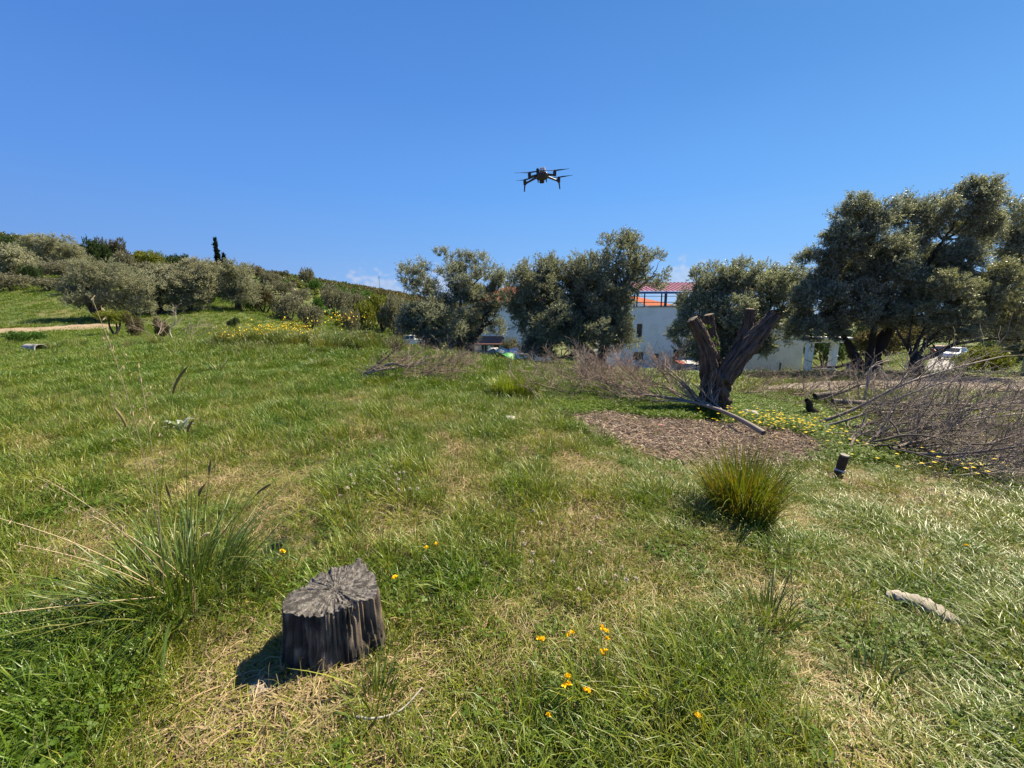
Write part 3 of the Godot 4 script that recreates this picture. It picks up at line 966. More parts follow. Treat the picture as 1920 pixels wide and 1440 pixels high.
func gnarled(p: Array, r: Array, seed_no: int, col: Color, dark: Color) -> Shape:
	# a thick old limb: dense tube with twisting furrows and burls
	var grain := FastNoiseLite.new()
	grain.seed = seed_no
	grain.frequency = 1.0
	grain.fractal_octaves = 4
	var path := smooth_path(p, 16)
	var s := Shape.new()
	var seg := 72
	var m := path.size()
	var u := Vector3.RIGHT
	for i in m:
		var t: Vector3 = (path[mini(i + 1, m - 1)] - path[maxi(i - 1, 0)]).normalized()
		u = (u - t * u.dot(t)).normalized()
		var w := t.cross(u)
		var f := float(i) / (m - 1) * (r.size() - 1)
		var q := mini(int(f), r.size() - 2)
		var rad: float = lerpf(r[q], r[q + 1], f - q)
		for j in seg:
			var a := TAU * j / seg
			var o := u * cos(a) + w * sin(a)
			var at: Vector3 = path[i]
			var ridge := absf(grain.get_noise_3d(cos(a) * 3.2 + at.y * 0.5, at.y * 0.9, sin(a) * 3.2 + seed_no))
			var lump := grain.get_noise_3d(cos(a) * 1.1, at.y * 2.6 + seed_no, sin(a) * 1.1)
			var rr := rad * (1.0 + 0.34 * lump - 0.26 * (1.0 - smoothstep(0.0, 0.2, ridge)))
			var crack := absf(grain.get_noise_3d(cos(a) * 9.0 + at.y * 0.8, at.y * 2.4, sin(a) * 9.0 - seed_no))
			rr += rad * (0.07 * grain.get_noise_3d(cos(a) * 14.0, at.y * 9.0, sin(a) * 14.0) - 0.09 * (1.0 - smoothstep(0.0, 0.12, crack)))
			s.v.append(at + o * rr)
			s.c.append(dark.lerp(col, clampf(0.55 + grain.get_noise_3d(cos(a) * 5.0, at.y * 2.2, sin(a) * 5.0 + 3.0) * 1.6, 0.0, 1.0)))
	finish_grid(s, seg, m, true)
	return s

func cut_end(at: Vector3, along: Vector3, rad: float, col: Color, seed_no: int) -> Shape:
	var s := Shape.new()
	rng.seed = seed_no
	var u := along.cross(Vector3(0.3, 0.2, 1)).normalized()
	var w := along.cross(u)
	var seg := 28
	for j in 5:
		for i in seg:
			var a := TAU * i / seg
			var t := j / 4.0
			s.v.append(at + (u * cos(a) + w * sin(a)) * rad * t * (1.0 + 0.06 * sin(a * 3.0 + seed_no)) + along * (0.02 * (1.0 - t * t) + R(-0.004, 0.004)))
			s.c.append(col * R(0.75, 1.15))
	finish_grid(s, seg, 5, true)
	return s

func stone(called: String, label: String, at: Vector3, size: Vector3, col: Color, mat: Material, seed_no: int, category := "stone", group := "", turn := 0.0) -> MeshInstance3D:
	var grain := FastNoiseLite.new()
	grain.seed = seed_no
	grain.frequency = 0.9
	grain.fractal_octaves = 4
	var s := Shape.new()
	for j in 15:
		for i in 24:
			var a := TAU * i / 24.0
			var e := PI * (j / 14.0 - 0.5)
			var d := Vector3(cos(a) * cos(e), sin(e), sin(a) * cos(e))
			var k := 1.0 + 0.45 * grain.get_noise_3dv(d * 1.4) - 0.25 * absf(grain.get_noise_3dv(d * 3.5 + Vector3.ONE * 9.0))
			s.v.append(Vector3(d.x * size.x, d.y * size.y, d.z * size.z) * 0.5 * k)
			s.c.append(col * (0.9 + 0.35 * grain.get_noise_3dv(d * 4.0)))
	finish_grid(s, 24, 15, true)
	var o := solid(called, s, mat, label, category, on_ground(at, size.y * 0.22), group)
	o.rotation.y = turn
	return o

# ---------------------------------------------------------------- buildings
func wall_face(s: Shape, x0: float, x1: float, y0: float, y1: float, z: float, thick: float, holes: Array, col: Color) -> void:
	# a wall across x whose front looks along +z, with openings [x0, x1, y0, y1] that have real reveals
	var xs := [x0, x1]
	var ys := [y0, y1]
	for h in holes:
		xs.append(h[0]); xs.append(h[1]); ys.append(h[2]); ys.append(h[3])
	xs.sort()
	ys.sort()
	for i in xs.size() - 1:
		for j in ys.size() - 1:
			if xs[i + 1] - xs[i] < 1e-4 or ys[j + 1] - ys[j] < 1e-4: continue
			var mx: float = (xs[i] + xs[i + 1]) * 0.5
			var my: float = (ys[j] + ys[j + 1]) * 0.5
			var open := false
			for h in holes:
				if mx > h[0] and mx < h[1] and my > h[2] and my < h[3]: open = true
			if open: continue
			for zz in [z, z - thick]:
				s.quad(Vector3(xs[i], ys[j], zz), Vector3(xs[i], ys[j + 1], zz), Vector3(xs[i + 1], ys[j + 1], zz), Vector3(xs[i + 1], ys[j], zz), col)
	for h in holes + [[x0, x1, y0, y1]]:
		s.quad(Vector3(h[0], h[2], z), Vector3(h[0], h[2], z - thick), Vector3(h[0], h[3], z - thick), Vector3(h[0], h[3], z), col)
		s.quad(Vector3(h[1], h[2], z), Vector3(h[1], h[3], z), Vector3(h[1], h[3], z - thick), Vector3(h[1], h[2], z - thick), col)
		s.quad(Vector3(h[0], h[3], z), Vector3(h[0], h[3], z - thick), Vector3(h[1], h[3], z - thick), Vector3(h[1], h[3], z), col)
		s.quad(Vector3(h[0], h[2], z), Vector3(h[1], h[2], z), Vector3(h[1], h[2], z - thick), Vector3(h[0], h[2], z - thick), col)

func window_in(root: Node3D, h: Array, z: float, frame_col: Color, bars := 1) -> void:
	var s := Shape.new()
	var w: float = h[1] - h[0]
	var t: float = h[3] - h[2]
	var mx: float = (h[0] + h[1]) * 0.5
	var my: float = (h[2] + h[3]) * 0.5
	var q := 0.06
	s.box(Vector3(h[0] + q * 0.5, my, z - 0.12), Vector3(q, t, 0.06), frame_col)
	s.box(Vector3(h[1] - q * 0.5, my, z - 0.12), Vector3(q, t, 0.06), frame_col)
	s.box(Vector3(mx, h[2] + q * 0.5, z - 0.12), Vector3(w - 2 * q, q, 0.06), frame_col)
	s.box(Vector3(mx, h[3] - q * 0.5, z - 0.12), Vector3(w - 2 * q, q, 0.06), frame_col)
	for b in bars:
		s.box(Vector3(lerpf(h[0], h[1], (b + 1.0) / (bars + 1.0)), my, z - 0.12), Vector3(0.045, t - 2 * q, 0.05), frame_col)
	var o := part("window", s, M.paint, root)
	var p := Shape.new()
	p.box(Vector3(mx, my, z - 0.14), Vector3(w - q, t - q, 0.012), Color(1, 1, 1))
	part("pane", p, M.glass, o)
	var sill := Shape.new()
	sill.box(Vector3(mx, h[2] - 0.03, z + 0.03), Vector3(w + 0.16, 0.06, 0.1), Color(0.6, 0.58, 0.55))
	part("sill", sill, M.plaster, o)

func shell_walls(s: Shape, x0: float, x1: float, y0: float, y1: float, z0: float, z1: float, holes: Array, col: Color) -> void:
	# front at z1, back at z0
	wall_face(s, x0, x1, y0, y1, z1, 0.25, holes, col)
	s.box(Vector3((x0 + x1) * 0.5, (y0 + y1) * 0.5, z0 + 0.125), Vector3(x1 - x0, y1 - y0, 0.25), col)
	for x in [x0 + 0.125, x1 - 0.125]:
		s.box(Vector3(x, (y0 + y1) * 0.5, (z0 + z1) * 0.5), Vector3(0.25, y1 - y0 - 0.006, z1 - z0 - 0.5), col)

func hip_roof(s: Shape, x0: float, x1: float, y: float, z0: float, z1: float, rise: float, over: float, col: Color) -> void:
	x0 -= over; x1 += over; z0 -= over; z1 += over
	var run := minf(x1 - x0, z1 - z0) * 0.5
	var a := Vector3(x0 + run, y + rise, (z0 + z1) * 0.5)
	var b := Vector3(x1 - run, y + rise, (z0 + z1) * 0.5)
	if x1 - x0 < z1 - z0:
		a = Vector3((x0 + x1) * 0.5, y + rise, z1 - run)
		b = Vector3((x0 + x1) * 0.5, y + rise, z0 + run)
	var dn := Vector3(0, -0.12, 0)
	var q := [Vector3(x0, y, z1), Vector3(x1, y, z1), Vector3(x1, y, z0), Vector3(x0, y, z0)]
	var ends := [[0, 1], [1, 2], [2, 3], [3, 0]]
	for e in ends:
		var p: Vector3 = q[e[0]]
		var r: Vector3 = q[e[1]]
		# rows of tiles stepping up the slope
		var near: Vector3 = a if a.distance_to(p) < b.distance_to(p) else b
		var near2: Vector3 = a if a.distance_to(r) < b.distance_to(r) else b
		var rows := 14
		for i in rows:
			var t0 := float(i) / rows
			var t1 := float(i + 1) / rows
			var f := 0.82 + 0.36 * fposmod(sin(i * 37.7 + p.x * 3.0) * 91.3, 1.0)
			var lift := Vector3(0, 0.035, 0)
			s.quad(p.lerp(near, t0) + lift, p.lerp(near, t1), r.lerp(near2, t1), r.lerp(near2, t0) + lift, col * f)
			s.quad(p.lerp(near, t0), p.lerp(near, t0) + lift, r.lerp(near2, t0) + lift, r.lerp(near2, t0), col * f)
		s.quad(p + dn, p, r, r + dn, Color(0.55, 0.5, 0.46))
	s.quad(q[0] + dn, q[1] + dn, q[2] + dn, q[3] + dn, Color(0.5, 0.48, 0.45))

# ---------------------------------------------------------------- vehicles
func hull(s: Shape, poly: PackedVector2Array, half: float, narrow: float, y0: float, col: Color) -> void:
	var ids := Geometry2D.triangulate_polygon(poly)
	var side := func(i: int, sg: float) -> Vector3: return Vector3(poly[i].x, poly[i].y, sg * (half - narrow * maxf(0.0, poly[i].y - y0)))
	for sg in [-1.0, 1.0]:
		for q in range(0, ids.size(), 3):
			s.tri(side.call(ids[q], sg), side.call(ids[q + 1], sg), side.call(ids[q + 2], sg), col)
	for i in poly.size():
		var j := (i + 1) % poly.size()
		s.quad(side.call(i, -1.0), side.call(j, -1.0), side.call(j, 1.0), side.call(i, 1.0), col)

func wheel_on(root: Node3D, x: float, z: float, r: float) -> void:
	var s := Shape.new()
	var sg := signf(z)
	s.tube([Vector3(x, r, z - 0.11 * sg), Vector3(x, r, z - 0.09 * sg), Vector3(x, r, z + 0.07 * sg), Vector3(x, r, z + 0.10 * sg)], [r * 0.9, r, r, r * 0.88], 20, Color(0.02, 0.02, 0.02))
	var w := part("wheel", s, M.paint, root)
	var d := Shape.new()
	d.tube([Vector3(x, r, z + 0.09 * sg), Vector3(x, r, z + 0.112 * sg)], [r * 0.62, r * 0.55], 14, Color(0.4, 0.4, 0.42))
	part("rim", d, M.metal, w)

func car(called: String, label: String, category: String, at: Vector3, turn: float, col: Color, pickup: bool) -> void:
	var o := thing(called, label, category, on_ground(at))
	o.rotation.y = turn
	var b := Shape.new()
	var c := Shape.new()
	var g := Shape.new()
	if pickup:
		hull(b, PackedVector2Array([Vector2(-2.3, 0.45), Vector2(-2.35, 0.75), Vector2(-2.25, 1.0), Vector2(-1.2, 1.12), Vector2(0.55, 1.12), Vector2(0.55, 0.42), Vector2(-2.0, 0.38)]), 0.84, 0.0, 9.0, col)
		hull(c, PackedVector2Array([Vector2(-1.2, 1.12), Vector2(-0.75, 1.62), Vector2(-0.6, 1.68), Vector2(0.35, 1.68), Vector2(0.5, 1.62), Vector2(0.55, 1.12)]), 0.82, 0.25, 1.12, col)
		part("cab", c, M.paint, o)
		var t := Shape.new()
		t.box(Vector3(1.48, 0.62, 0), Vector3(1.8, 0.14, 1.62), col)
		for z in [-0.8, 0.8]: t.box(Vector3(1.48, 0.9, z), Vector3(1.8, 0.42, 0.06), col)
		for x in [0.61, 2.35]: t.box(Vector3(x, 0.9, 0), Vector3(0.06, 0.42, 1.54), col)
		part("cargo_bed", t, M.paint, o)
		for sg in [-1.0, 1.0]:
			g.quad(Vector3(-1.02, 1.18, sg * 0.815), Vector3(-0.68, 1.58, sg * 0.72), Vector3(-0.18, 1.6, sg * 0.715), Vector3(-0.18, 1.18, sg * 0.815), Color(1, 1, 1))
			g.quad(Vector3(-0.08, 1.18, sg * 0.815), Vector3(-0.08, 1.6, sg * 0.715), Vector3(0.42, 1.58, sg * 0.72), Vector3(0.46, 1.18, sg * 0.815), Color(1, 1, 1))
		g.quad(Vector3(-1.17, 1.17, -0.72), Vector3(-0.78, 1.6, -0.64), Vector3(-0.78, 1.6, 0.64), Vector3(-1.17, 1.17, 0.72), Color(1, 1, 1))
		g.quad(Vector3(0.556, 1.17, -0.7), Vector3(0.515, 1.58, -0.6), Vector3(0.515, 1.58, 0.6), Vector3(0.556, 1.17, 0.7), Color(1, 1, 1))
	else:
		hull(b, PackedVector2Array([Vector2(-2.05, 0.4), Vector2(-2.1, 0.62), Vector2(-1.95, 0.82), Vector2(-1.0, 0.95), Vector2(1.5, 0.98), Vector2(2.0, 0.92), Vector2(2.08, 0.6), Vector2(2.0, 0.35), Vector2(-1.8, 0.3)]), 0.84, 0.0, 9.0, col)
		hull(c, PackedVector2Array([Vector2(-1.0, 0.95), Vector2(-0.35, 1.40), Vector2(0.0, 1.46), Vector2(0.9, 1.45), Vector2(1.2, 1.38), Vector2(1.75, 0.97)]), 0.80, 0.3, 0.95, col)
		part("cabin", c, M.paint, o)
		for sg in [-1.0, 1.0]:
			g.quad(Vector3(-0.78, 1.0, sg * 0.795), Vector3(-0.28, 1.37, sg * 0.69), Vector3(0.3, 1.4, sg * 0.68), Vector3(0.3, 1.0, sg * 0.795), Color(1, 1, 1))
			g.quad(Vector3(0.38, 1.0, sg * 0.795), Vector3(0.38, 1.4, sg * 0.68), Vector3(1.05, 1.36, sg * 0.69), Vector3(1.4, 1.02, sg * 0.79), Color(1, 1, 1))
		g.quad(Vector3(-0.98, 0.99, -0.7), Vector3(-0.4, 1.39, -0.6), Vector3(-0.4, 1.39, 0.6), Vector3(-0.98, 0.99, 0.7), Color(1, 1, 1))
		g.quad(Vector3(1.72, 1.02, -0.7), Vector3(1.24, 1.39, -0.6), Vector3(1.24, 1.39, 0.6), Vector3(1.72, 1.02, 0.7), Color(1, 1, 1))
	part("body", b, M.paint, o)
	part("window_glass", g, M.glass, o)
	for x in ([-1.5, 1.55] if pickup else [-1.3, 1.3]):
		for z in [-0.78, 0.78]: wheel_on(o, x, z, 0.33)
	for z in [-0.6, 0.6]:
		var l := Shape.new()
		l.slab(Vector3(-2.31 if pickup else -2.06, 0.86 if pickup else 0.70, z), Vector3(0.08, 0.14, 0.28), 0.02, Color(0.7, 0.7, 0.68))
		part("headlight", l, M.metal, o)

# ---------------------------------------------------------------- the drone
func make_drone(at: Vector3) -> void:
	var o := thing("drone", "dark grey four armed camera drone hovering in the blue sky", "drone", at)
	o.rotation = Vector3(0.22, -0.05, 0.055)
	var s := Shape.new()
	# body: rounded sections from the tail (toward the viewer) to the nose
	var seg := 24
	var cuts := [[0.092, 0.032, 0.018, 0.002], [0.088, 0.041, 0.025, 0.001], [0.06, 0.046, 0.029, 0.0], [0.02, 0.047, 0.03, 0.001], [-0.03, 0.046, 0.03, 0.003], [-0.07, 0.041, 0.026, 0.006], [-0.092, 0.030, 0.018, 0.008], [-0.098, 0.012, 0.008, 0.008]]
	s.v.append_array(ring_of(cuts[0], seg, 0.02))
	for c in cuts: s.v.append_array(ring_of(c, seg, 1.0))
	for q in s.v.size(): s.c.append(Color(1, 1, 1))
	finish_grid(s, seg, cuts.size() + 1, true)
	var body := part("body", s, M.shell, o)
	var vent := Shape.new()
	for q in 5: vent.box(Vector3(0, -0.012 + q * 0.006, 0.092), Vector3(0.044, 0.002, 0.004), Color(1, 1, 1))
	part("vent", vent, M.black, body)
	# pale positioning module and black beacon on top
	var m := Shape.new()
	m.slab(Vector3(0.006, 0.042, 0.03), Vector3(0.05, 0.018, 0.05), 0.006, Color(1, 1, 1))
	m.slab(Vector3(0.006, 0.056, 0.03), Vector3(0.042, 0.012, 0.042), 0.003, Color(1, 1, 1))
	part("antenna_module", m, M.pale, o)
	var bc := Shape.new()
	bc.tube([Vector3(-0.033, 0.02, 0.05), Vector3(-0.033, 0.046, 0.05), Vector3(-0.034, 0.054, 0.05), Vector3(-0.034, 0.057, 0.05)], [0.012, 0.012, 0.009, 0.003], 12, Color(1, 1, 1))
	part("beacon", bc, M.black, o)
	# gimbal camera below the nose
	var gm := Shape.new()
	gm.slab(Vector3(0, -0.026, -0.085), Vector3(0.04, 0.036, 0.034), 0.006, Color(1, 1, 1))
	var cam := part("camera", gm, M.black, o)
	var ln := Shape.new()
	ln.tube([Vector3(0, -0.026, -0.10), Vector3(0, -0.026, -0.108)], [0.012, 0.011], 14, Color(1, 1, 1))
	part("lens", ln, M.lens, cam)
	var sens := Shape.new()
	sens.tube([Vector3(0, -0.03, 0.03), Vector3(0, -0.041, 0.03)], [0.014, 0.008], 12, Color(1, 1, 1))
	part("sensor", sens, M.black, o)
	for sg in [-1.0, 1.0]:
		var ft := Shape.new()
		ft.tube([Vector3(0.031 * sg, -0.022, 0.085), Vector3(0.034 * sg, -0.05, 0.088)], [0.005, 0.0035], 8, Color(1, 1, 1))
		part("foot", ft, M.black, o)
	# arms: the rear pair toward the viewer, the front pair longer and carrying legs
	var props := [
		[Vector3(-0.099, 0.022, 0.085), Vector3(-0.04, 0.004, 0.06), 3.05, 0.0],
		[Vector3(0.099, 0.022, 0.085), Vector3(0.04, 0.004, 0.06), 0.12, 0.0],
		[Vector3(-0.141, -0.012, -0.105), Vector3(-0.035, 0.004, -0.055), 2.25, 1.0],
		[Vector3(0.141, -0.012, -0.105), Vector3(0.035, 0.004, -0.055), -0.15, 1.0]]
	for a in props:
		var tip: Vector3 = a[0]
		var root: Vector3 = a[1]
		var arm := Shape.new()
		var low := tip - Vector3(0, 0.022, 0)
		arm.tube([root, root.lerp(low, 0.25), root.lerp(low, 0.7) - Vector3(0, 0.002, 0), low], [0.0115, 0.0095, 0.0078, 0.0105], 12, Color(1, 1, 1))
		var ap := part("arm", arm, M.shell, o)
		var mt := Shape.new()
		mt.tube([low - Vector3(0, 0.012, 0), low - Vector3(0, 0.009, 0), low + Vector3(0, 0.006, 0), tip - Vector3(0, 0.008, 0), tip, tip + Vector3(0, 0.003, 0)], [0.010, 0.0125, 0.0125, 0.0135, 0.0135, 0.009], 16, Color(1, 1, 1))
		part("motor", mt, M.black, ap)
		if a[3] > 0.5:
			var lg := Shape.new()
			lg.tube([low - Vector3(0, 0.005, 0), low + Vector3(0.004 * signf(tip.x), -0.03, 0), low + Vector3(0.007 * signf(tip.x), -0.062, 0.002)], [0.0075, 0.0062, 0.005], 10, Color(1, 1, 1))
			part("leg", lg, M.shell, ap)
		var pr := Node3D.new()
		pr.name = "propeller"
		o.add_child(pr, true)
		pr.position = tip + Vector3(0, 0.006, 0)
		pr.rotation.y = a[2]
		var hub := Shape.new()
		hub.tube([Vector3(0, -0.003, 0), Vector3(0, 0.003, 0), Vector3(0, 0.005, 0)], [0.008, 0.008, 0.004], 12, Color(1, 1, 1))
		part("hub", hub, M.black, pr)
		for sg in [0.0, PI]:
			var bl := Shape.new()
			var sect := [[0.004, 0.006, 0.5], [0.02, 0.011, 0.42], [0.045, 0.012, 0.3], [0.075, 0.010, 0.2], [0.1, 0.0075, 0.12], [0.116, 0.003, 0.08]]
			for q in sect:
				for cnr in [[-1.0, 0.0], [0.0, 1.0], [1.0, 0.0], [0.0, -1.0]]:
					var w: float = cnr[0] * q[1]
					bl.v.append(Vector3(q[0], w * sin(q[2]) + cnr[1] * 0.0013 + q[0] * 0.05, w * cos(q[2])).rotated(Vector3.UP, sg))
					bl.c.append(Color(1, 1, 1))
			finish_grid(bl, 4, sect.size(), true)
			part("blade", bl, M.black, pr)

func ring_of(c: Array, seg: int, shrink: float) -> PackedVector3Array:
	var o := PackedVector3Array()
	for i in seg:
		var a := TAU * i / seg
		var e := 0.55
		o.append(Vector3(signf(cos(a)) * pow(absf(cos(a)), e) * c[1] * shrink, c[3] + signf(sin(a)) * pow(absf(sin(a)), e) * c[2] * shrink, c[0]))
	return o

# ---------------------------------------------------------------- the sky
func sky_at(e: float) -> Color:
	var stops := [[-90.0, 0.10, 0.10, 0.08], [-4.0, 0.16, 0.17, 0.15], [-0.5, 0.40, 0.60, 0.90], [3.0, 0.325, 0.56, 0.93], [8.0, 0.225, 0.485, 0.94], [15.0, 0.148, 0.395, 0.91], [25.0, 0.098, 0.287, 0.76], [35.0, 0.070, 0.226, 0.64], [60.0, 0.034, 0.14, 0.50], [90.0, 0.027, 0.11, 0.43]]
	for i in stops.size() - 1:
		if e <= stops[i + 1][0]:
			var t: float = (e - stops[i][0]) / (stops[i + 1][0] - stops[i][0])
			return Color(lerpf(stops[i][1], stops[i + 1][1], t), lerpf(stops[i][2], stops[i + 1][2], t), lerpf(stops[i][3], stops[i + 1][3], t))
	return Color(0.03, 0.11, 0.43)

func make_sky(exposure: float) -> PanoramaSkyMaterial:
	var w := 2048
	var h := 1024
	var puff := FastNoiseLite.new()
	puff.seed = 8
	puff.frequency = 0.16
	puff.fractal_octaves = 5
	var data := PackedFloat32Array()
	data.resize(w * h * 3)
	# low fair-weather banks: [bearing, half width, height of the top, strength]
	var banks := [[-18.5, 5.0, 4.9, 0.6], [-10.0, 4.0, 5.6, 0.6], [1.5, 4.0, 6.0, 0.6], [22.5, 3.5, 6.0, 0.55], [62.0, 9.0, 5.0, 0.7], [-75.0, 8.0, 4.0, 0.7], [130.0, 12.0, 6.0, 0.8], [-140.0, 14.0, 6.0, 0.8]]
	var cos_az := PackedFloat32Array()
	for i in w: cos_az.append(cos(deg_to_rad(360.0 * (i + 0.5) / w - 63.0)))
	var at := 0
	for j in h:
		var e := 90.0 - 180.0 * (j + 0.5) / h
		var c := sky_at(e)
		c = Color(c.r / exposure, c.g / exposure, c.b / exposure)
		for i in w:
			var az := 360.0 * (i + 0.5) / w
			if az > 180.0: az -= 360.0
			var q := c
			if e > -1.0:
				var toward := sin(deg_to_rad(e)) * 0.80 + cos(deg_to_rad(e)) * 0.60 * cos_az[i]
				var glow := 0.82 + 0.44 * clampf(toward, -0.2, 1.0)
				q = Color(c.r * glow, c.g * glow, c.b * minf(0.4 + 0.6 * glow, 1.06))
				if e < 9.0:
					var cover := 0.0
					for b in banks:
						var f: float = 1.0 - pow(absf(az - b[0]) / b[1], 2.0)
						if f > 0.0:
							var top: float = b[2] * (0.55 + 0.45 * f) + puff.get_noise_2d(az * 4.0, e * 6.0) * 3.2
							cover = maxf(cover, b[3] * smoothstep(-0.8, 0.9, top - e) * smoothstep(0.0, 0.35, f) * smoothstep(1.0, 4.0, e))
					if cover > 0.0:
						var lit := 0.62 + 0.25 * puff.get_noise_2d(az * 7.0 + 50.0, e * 9.0)
						q = q.lerp(Color(0.80 * lit + 0.18, 0.83 * lit + 0.2, 0.88 * lit + 0.26) * (1.0 / exposure), cover * 0.72)
			data[at] = q.r
			data[at + 1] = q.g
			data[at + 2] = q.b
			at += 3
	var im := Image.create_from_data(w, h, false, Image.FORMAT_RGBF, data.to_byte_array())
	var m := PanoramaSkyMaterial.new()
	m.panorama = ImageTexture.create_from_image(im)
	return m

func _ready() -> void:
	# ------------------------------------------------ camera, sky, sun, exposure
	var cam := Camera3D.new()
	cam.name = "camera"
	add_child(cam)
	cam.position = Vector3(0, 1.6, 0)
	cam.rotation_degrees = Vector3(-9.7067, 0, 0)
	cam.fov = 86.904
	cam.near = 0.05
	cam.far = 6000.0
	cam.current = true
	var exposure := 2.55
	var env := Environment.new()
	env.background_mode = Environment.BG_SKY
	env.sky = Sky.new()
	env.sky.sky_material = make_sky(exposure)
	env.tonemap_mode = Environment.TONE_MAPPER_LINEAR
	env.tonemap_exposure = exposure
	env.sdfgi_enabled = true
	env.ssao_enabled = true
	env.ssil_enabled = true
	var world := WorldEnvironment.new()
	world.environment = env
	add_child(world)
	var sun := DirectionalLight3D.new()
	sun.name = "sun"
	sun.light_energy = 1.5
	sun.light_color = Color(1.0, 0.945, 0.83)
	sun.light_angular_distance = 0.5
	sun.shadow_enabled = true
	add_child(sun)
	sun.look_at_from_position(Vector3.ZERO, -Vector3(0.56, 0.80, -0.28))
	sky_done()

func sky_done() -> void:
	patchy.seed = 3
	patchy.frequency = 0.35
	patchy.fractal_octaves = 3
	fine.seed = 4
	fine.frequency = 0.25
	fine.fractal_octaves = 3
	make_materials()
	survey()
	for q in [[Vector3(4.14, -0.471, -4.888), 0.16], [Vector3(2.453, -0.204, -2.154), 0.13], [Vector3(-4.552, 0.022, -5.392), 0.2], [Vector3(4.719, -0.422, -7.848), 0.18], [Vector3(-0.033, -0.033, -6.174), 0.12]]:
		kept_clear.append(Vector3(q[0].x, q[0].z, q[1]))
	make_ground()
	make_paths()
	make_houses()
	sow_meadow()
	make_trees()
	make_hill()
	make_dead_wood()
	make_plants()
	make_small_things()
	make_stump(Vector3(-0.847, 0.001, -1.74))
	make_drone(Vector3(0.241, 2.697, -3.5))

func make_paths() -> void:
	sheet("mulch_ground", "brown patch of wood chips and bare soil before the pollarded trunk", "bare ground", PackedVector2Array([Vector2(0.74, -6.4), Vector2(1.66, -7.22), Vector2(2.62, -7.16), Vector2(3.59, -7.15), Vector2(4.48, -7.01), Vector2(4.94, -6.69), Vector2(5.62, -6.4), Vector2(4.81, -5.82), Vector2(3.89, -5.53), Vector2(3.27, -5.02), Vector2(2.51, -4.91), Vector2(2.02, -4.8), Vector2(1.79, -5.12), Vector2(1.41, -5.44), Vector2(1.04, -5.9)]), 0.07, 0.03, M.mulch, Color(0.17, 0.115, 0.08), Color(0.27, 0.19, 0.135), 0.3)
	sheet("dirt_path", "pale bare earth path crossing the meadow below the olive trees", "path", PackedVector2Array([Vector2(-43.75, -27.42), Vector2(-40.75, -32.54), Vector2(-38.12, -33.61), Vector2(-36.24, -35.69), Vector2(-33.51, -35.24), Vector2(-32.26, -32.53), Vector2(-34.07, -31.05), Vector2(-35.34, -30.05), Vector2(-36.4, -28.99), Vector2(-36.35, -22.7)]), 0.35, 0.05, M.dirt, Color(0.34, 0.25, 0.16), Color(0.45, 0.34, 0.23), 0.8)
	sheet("road", "pale concrete road running back past the parked cars", "road", PackedVector2Array([Vector2(16.98, -16.91), Vector2(23.14, -20.47), Vector2(44.43, -40.35), Vector2(63.32, -58.72), Vector2(76.22, -71.39), Vector2(75.74, -72.73), Vector2(62.66, -60.32), Vector2(44.23, -42.95)]), 0.3, 0.05, M.road, Color(0.36, 0.34, 0.33), Color(0.42, 0.40, 0.38), 0.1)
	sheet("bare_soil", "dry pinkish soil strip behind the cut branches", "bare ground", PackedVector2Array([Vector2(6.46, -10.95), Vector2(8.25, -12.86), Vector2(11.33, -14.16), Vector2(15.09, -14.9), Vector2(29.44, -20.09), Vector2(18.92, -12.83), Vector2(15.07, -11.95), Vector2(12.7, -12.15), Vector2(10.4, -12.14), Vector2(8.38, -11.58)]), 0.16, 0.035, M.dirt, Color(0.23, 0.185, 0.145), Color(0.32, 0.265, 0.215), 0.5)
	var chip := Shape.new()
	rng.seed = 77
	chip.box(Vector3.ZERO, Vector3(0.055, 0.006, 0.011), Color(1, 1, 1))
	var sliver := Shape.new()
	sliver.tube([Vector3(-0.12, 0, 0), Vector3(0.0, 0.012, 0.01), Vector3(0.11, 0, -0.01)], [0.004, 0.0035, 0.002], 4, Color(1, 1, 1))
	var b1 := PackedFloat32Array()
	var b2 := PackedFloat32Array()
	var poly: PackedVector2Array = bare[0][0]
	for i in 26000:
		var p := Vector2(R(bare[0][1].x, bare[0][2].x), R(bare[0][1].y, bare[0][2].y))
		if not Geometry2D.is_point_in_polygon(p + Vector2(R(-0.2, 0.2), R(-0.2, 0.2)), poly): continue
		var y := Vector3(R(-0.5, 0.5), 1, R(-0.5, 0.5)).normalized()
		var x := y.cross(Vector3(R(-1, 1), 0, R(-1, 1))).normalized()
		var w := R(0.5, 1.3)
		var c := Color(0.25 * w, 0.175 * w, 0.125 * w) if rng.randf() < 0.8 else Color(0.40 * w, 0.33 * w, 0.25 * w)
		var sc := R(0.6, 1.5)
		add_copy(b1 if rng.randf() < 0.75 else b2, x * sc, y * sc, x.cross(y) * sc, Vector3(p.x, ground(p.x, p.y) + absf(fine.get_noise_2d(p.x * 7.0, p.y * 7.0)) * 0.036 + R(0.03, 0.055), p.y), c)
	var o := thing("wood_chips", "brown wood chips and twig bits strewn over the bare patch", "wood chips", Vector3.ZERO, "", "stuff")
	many("chip", chip.done(M.twig), b1, o)
	many("sliver", sliver.done(M.twig), b2, o)

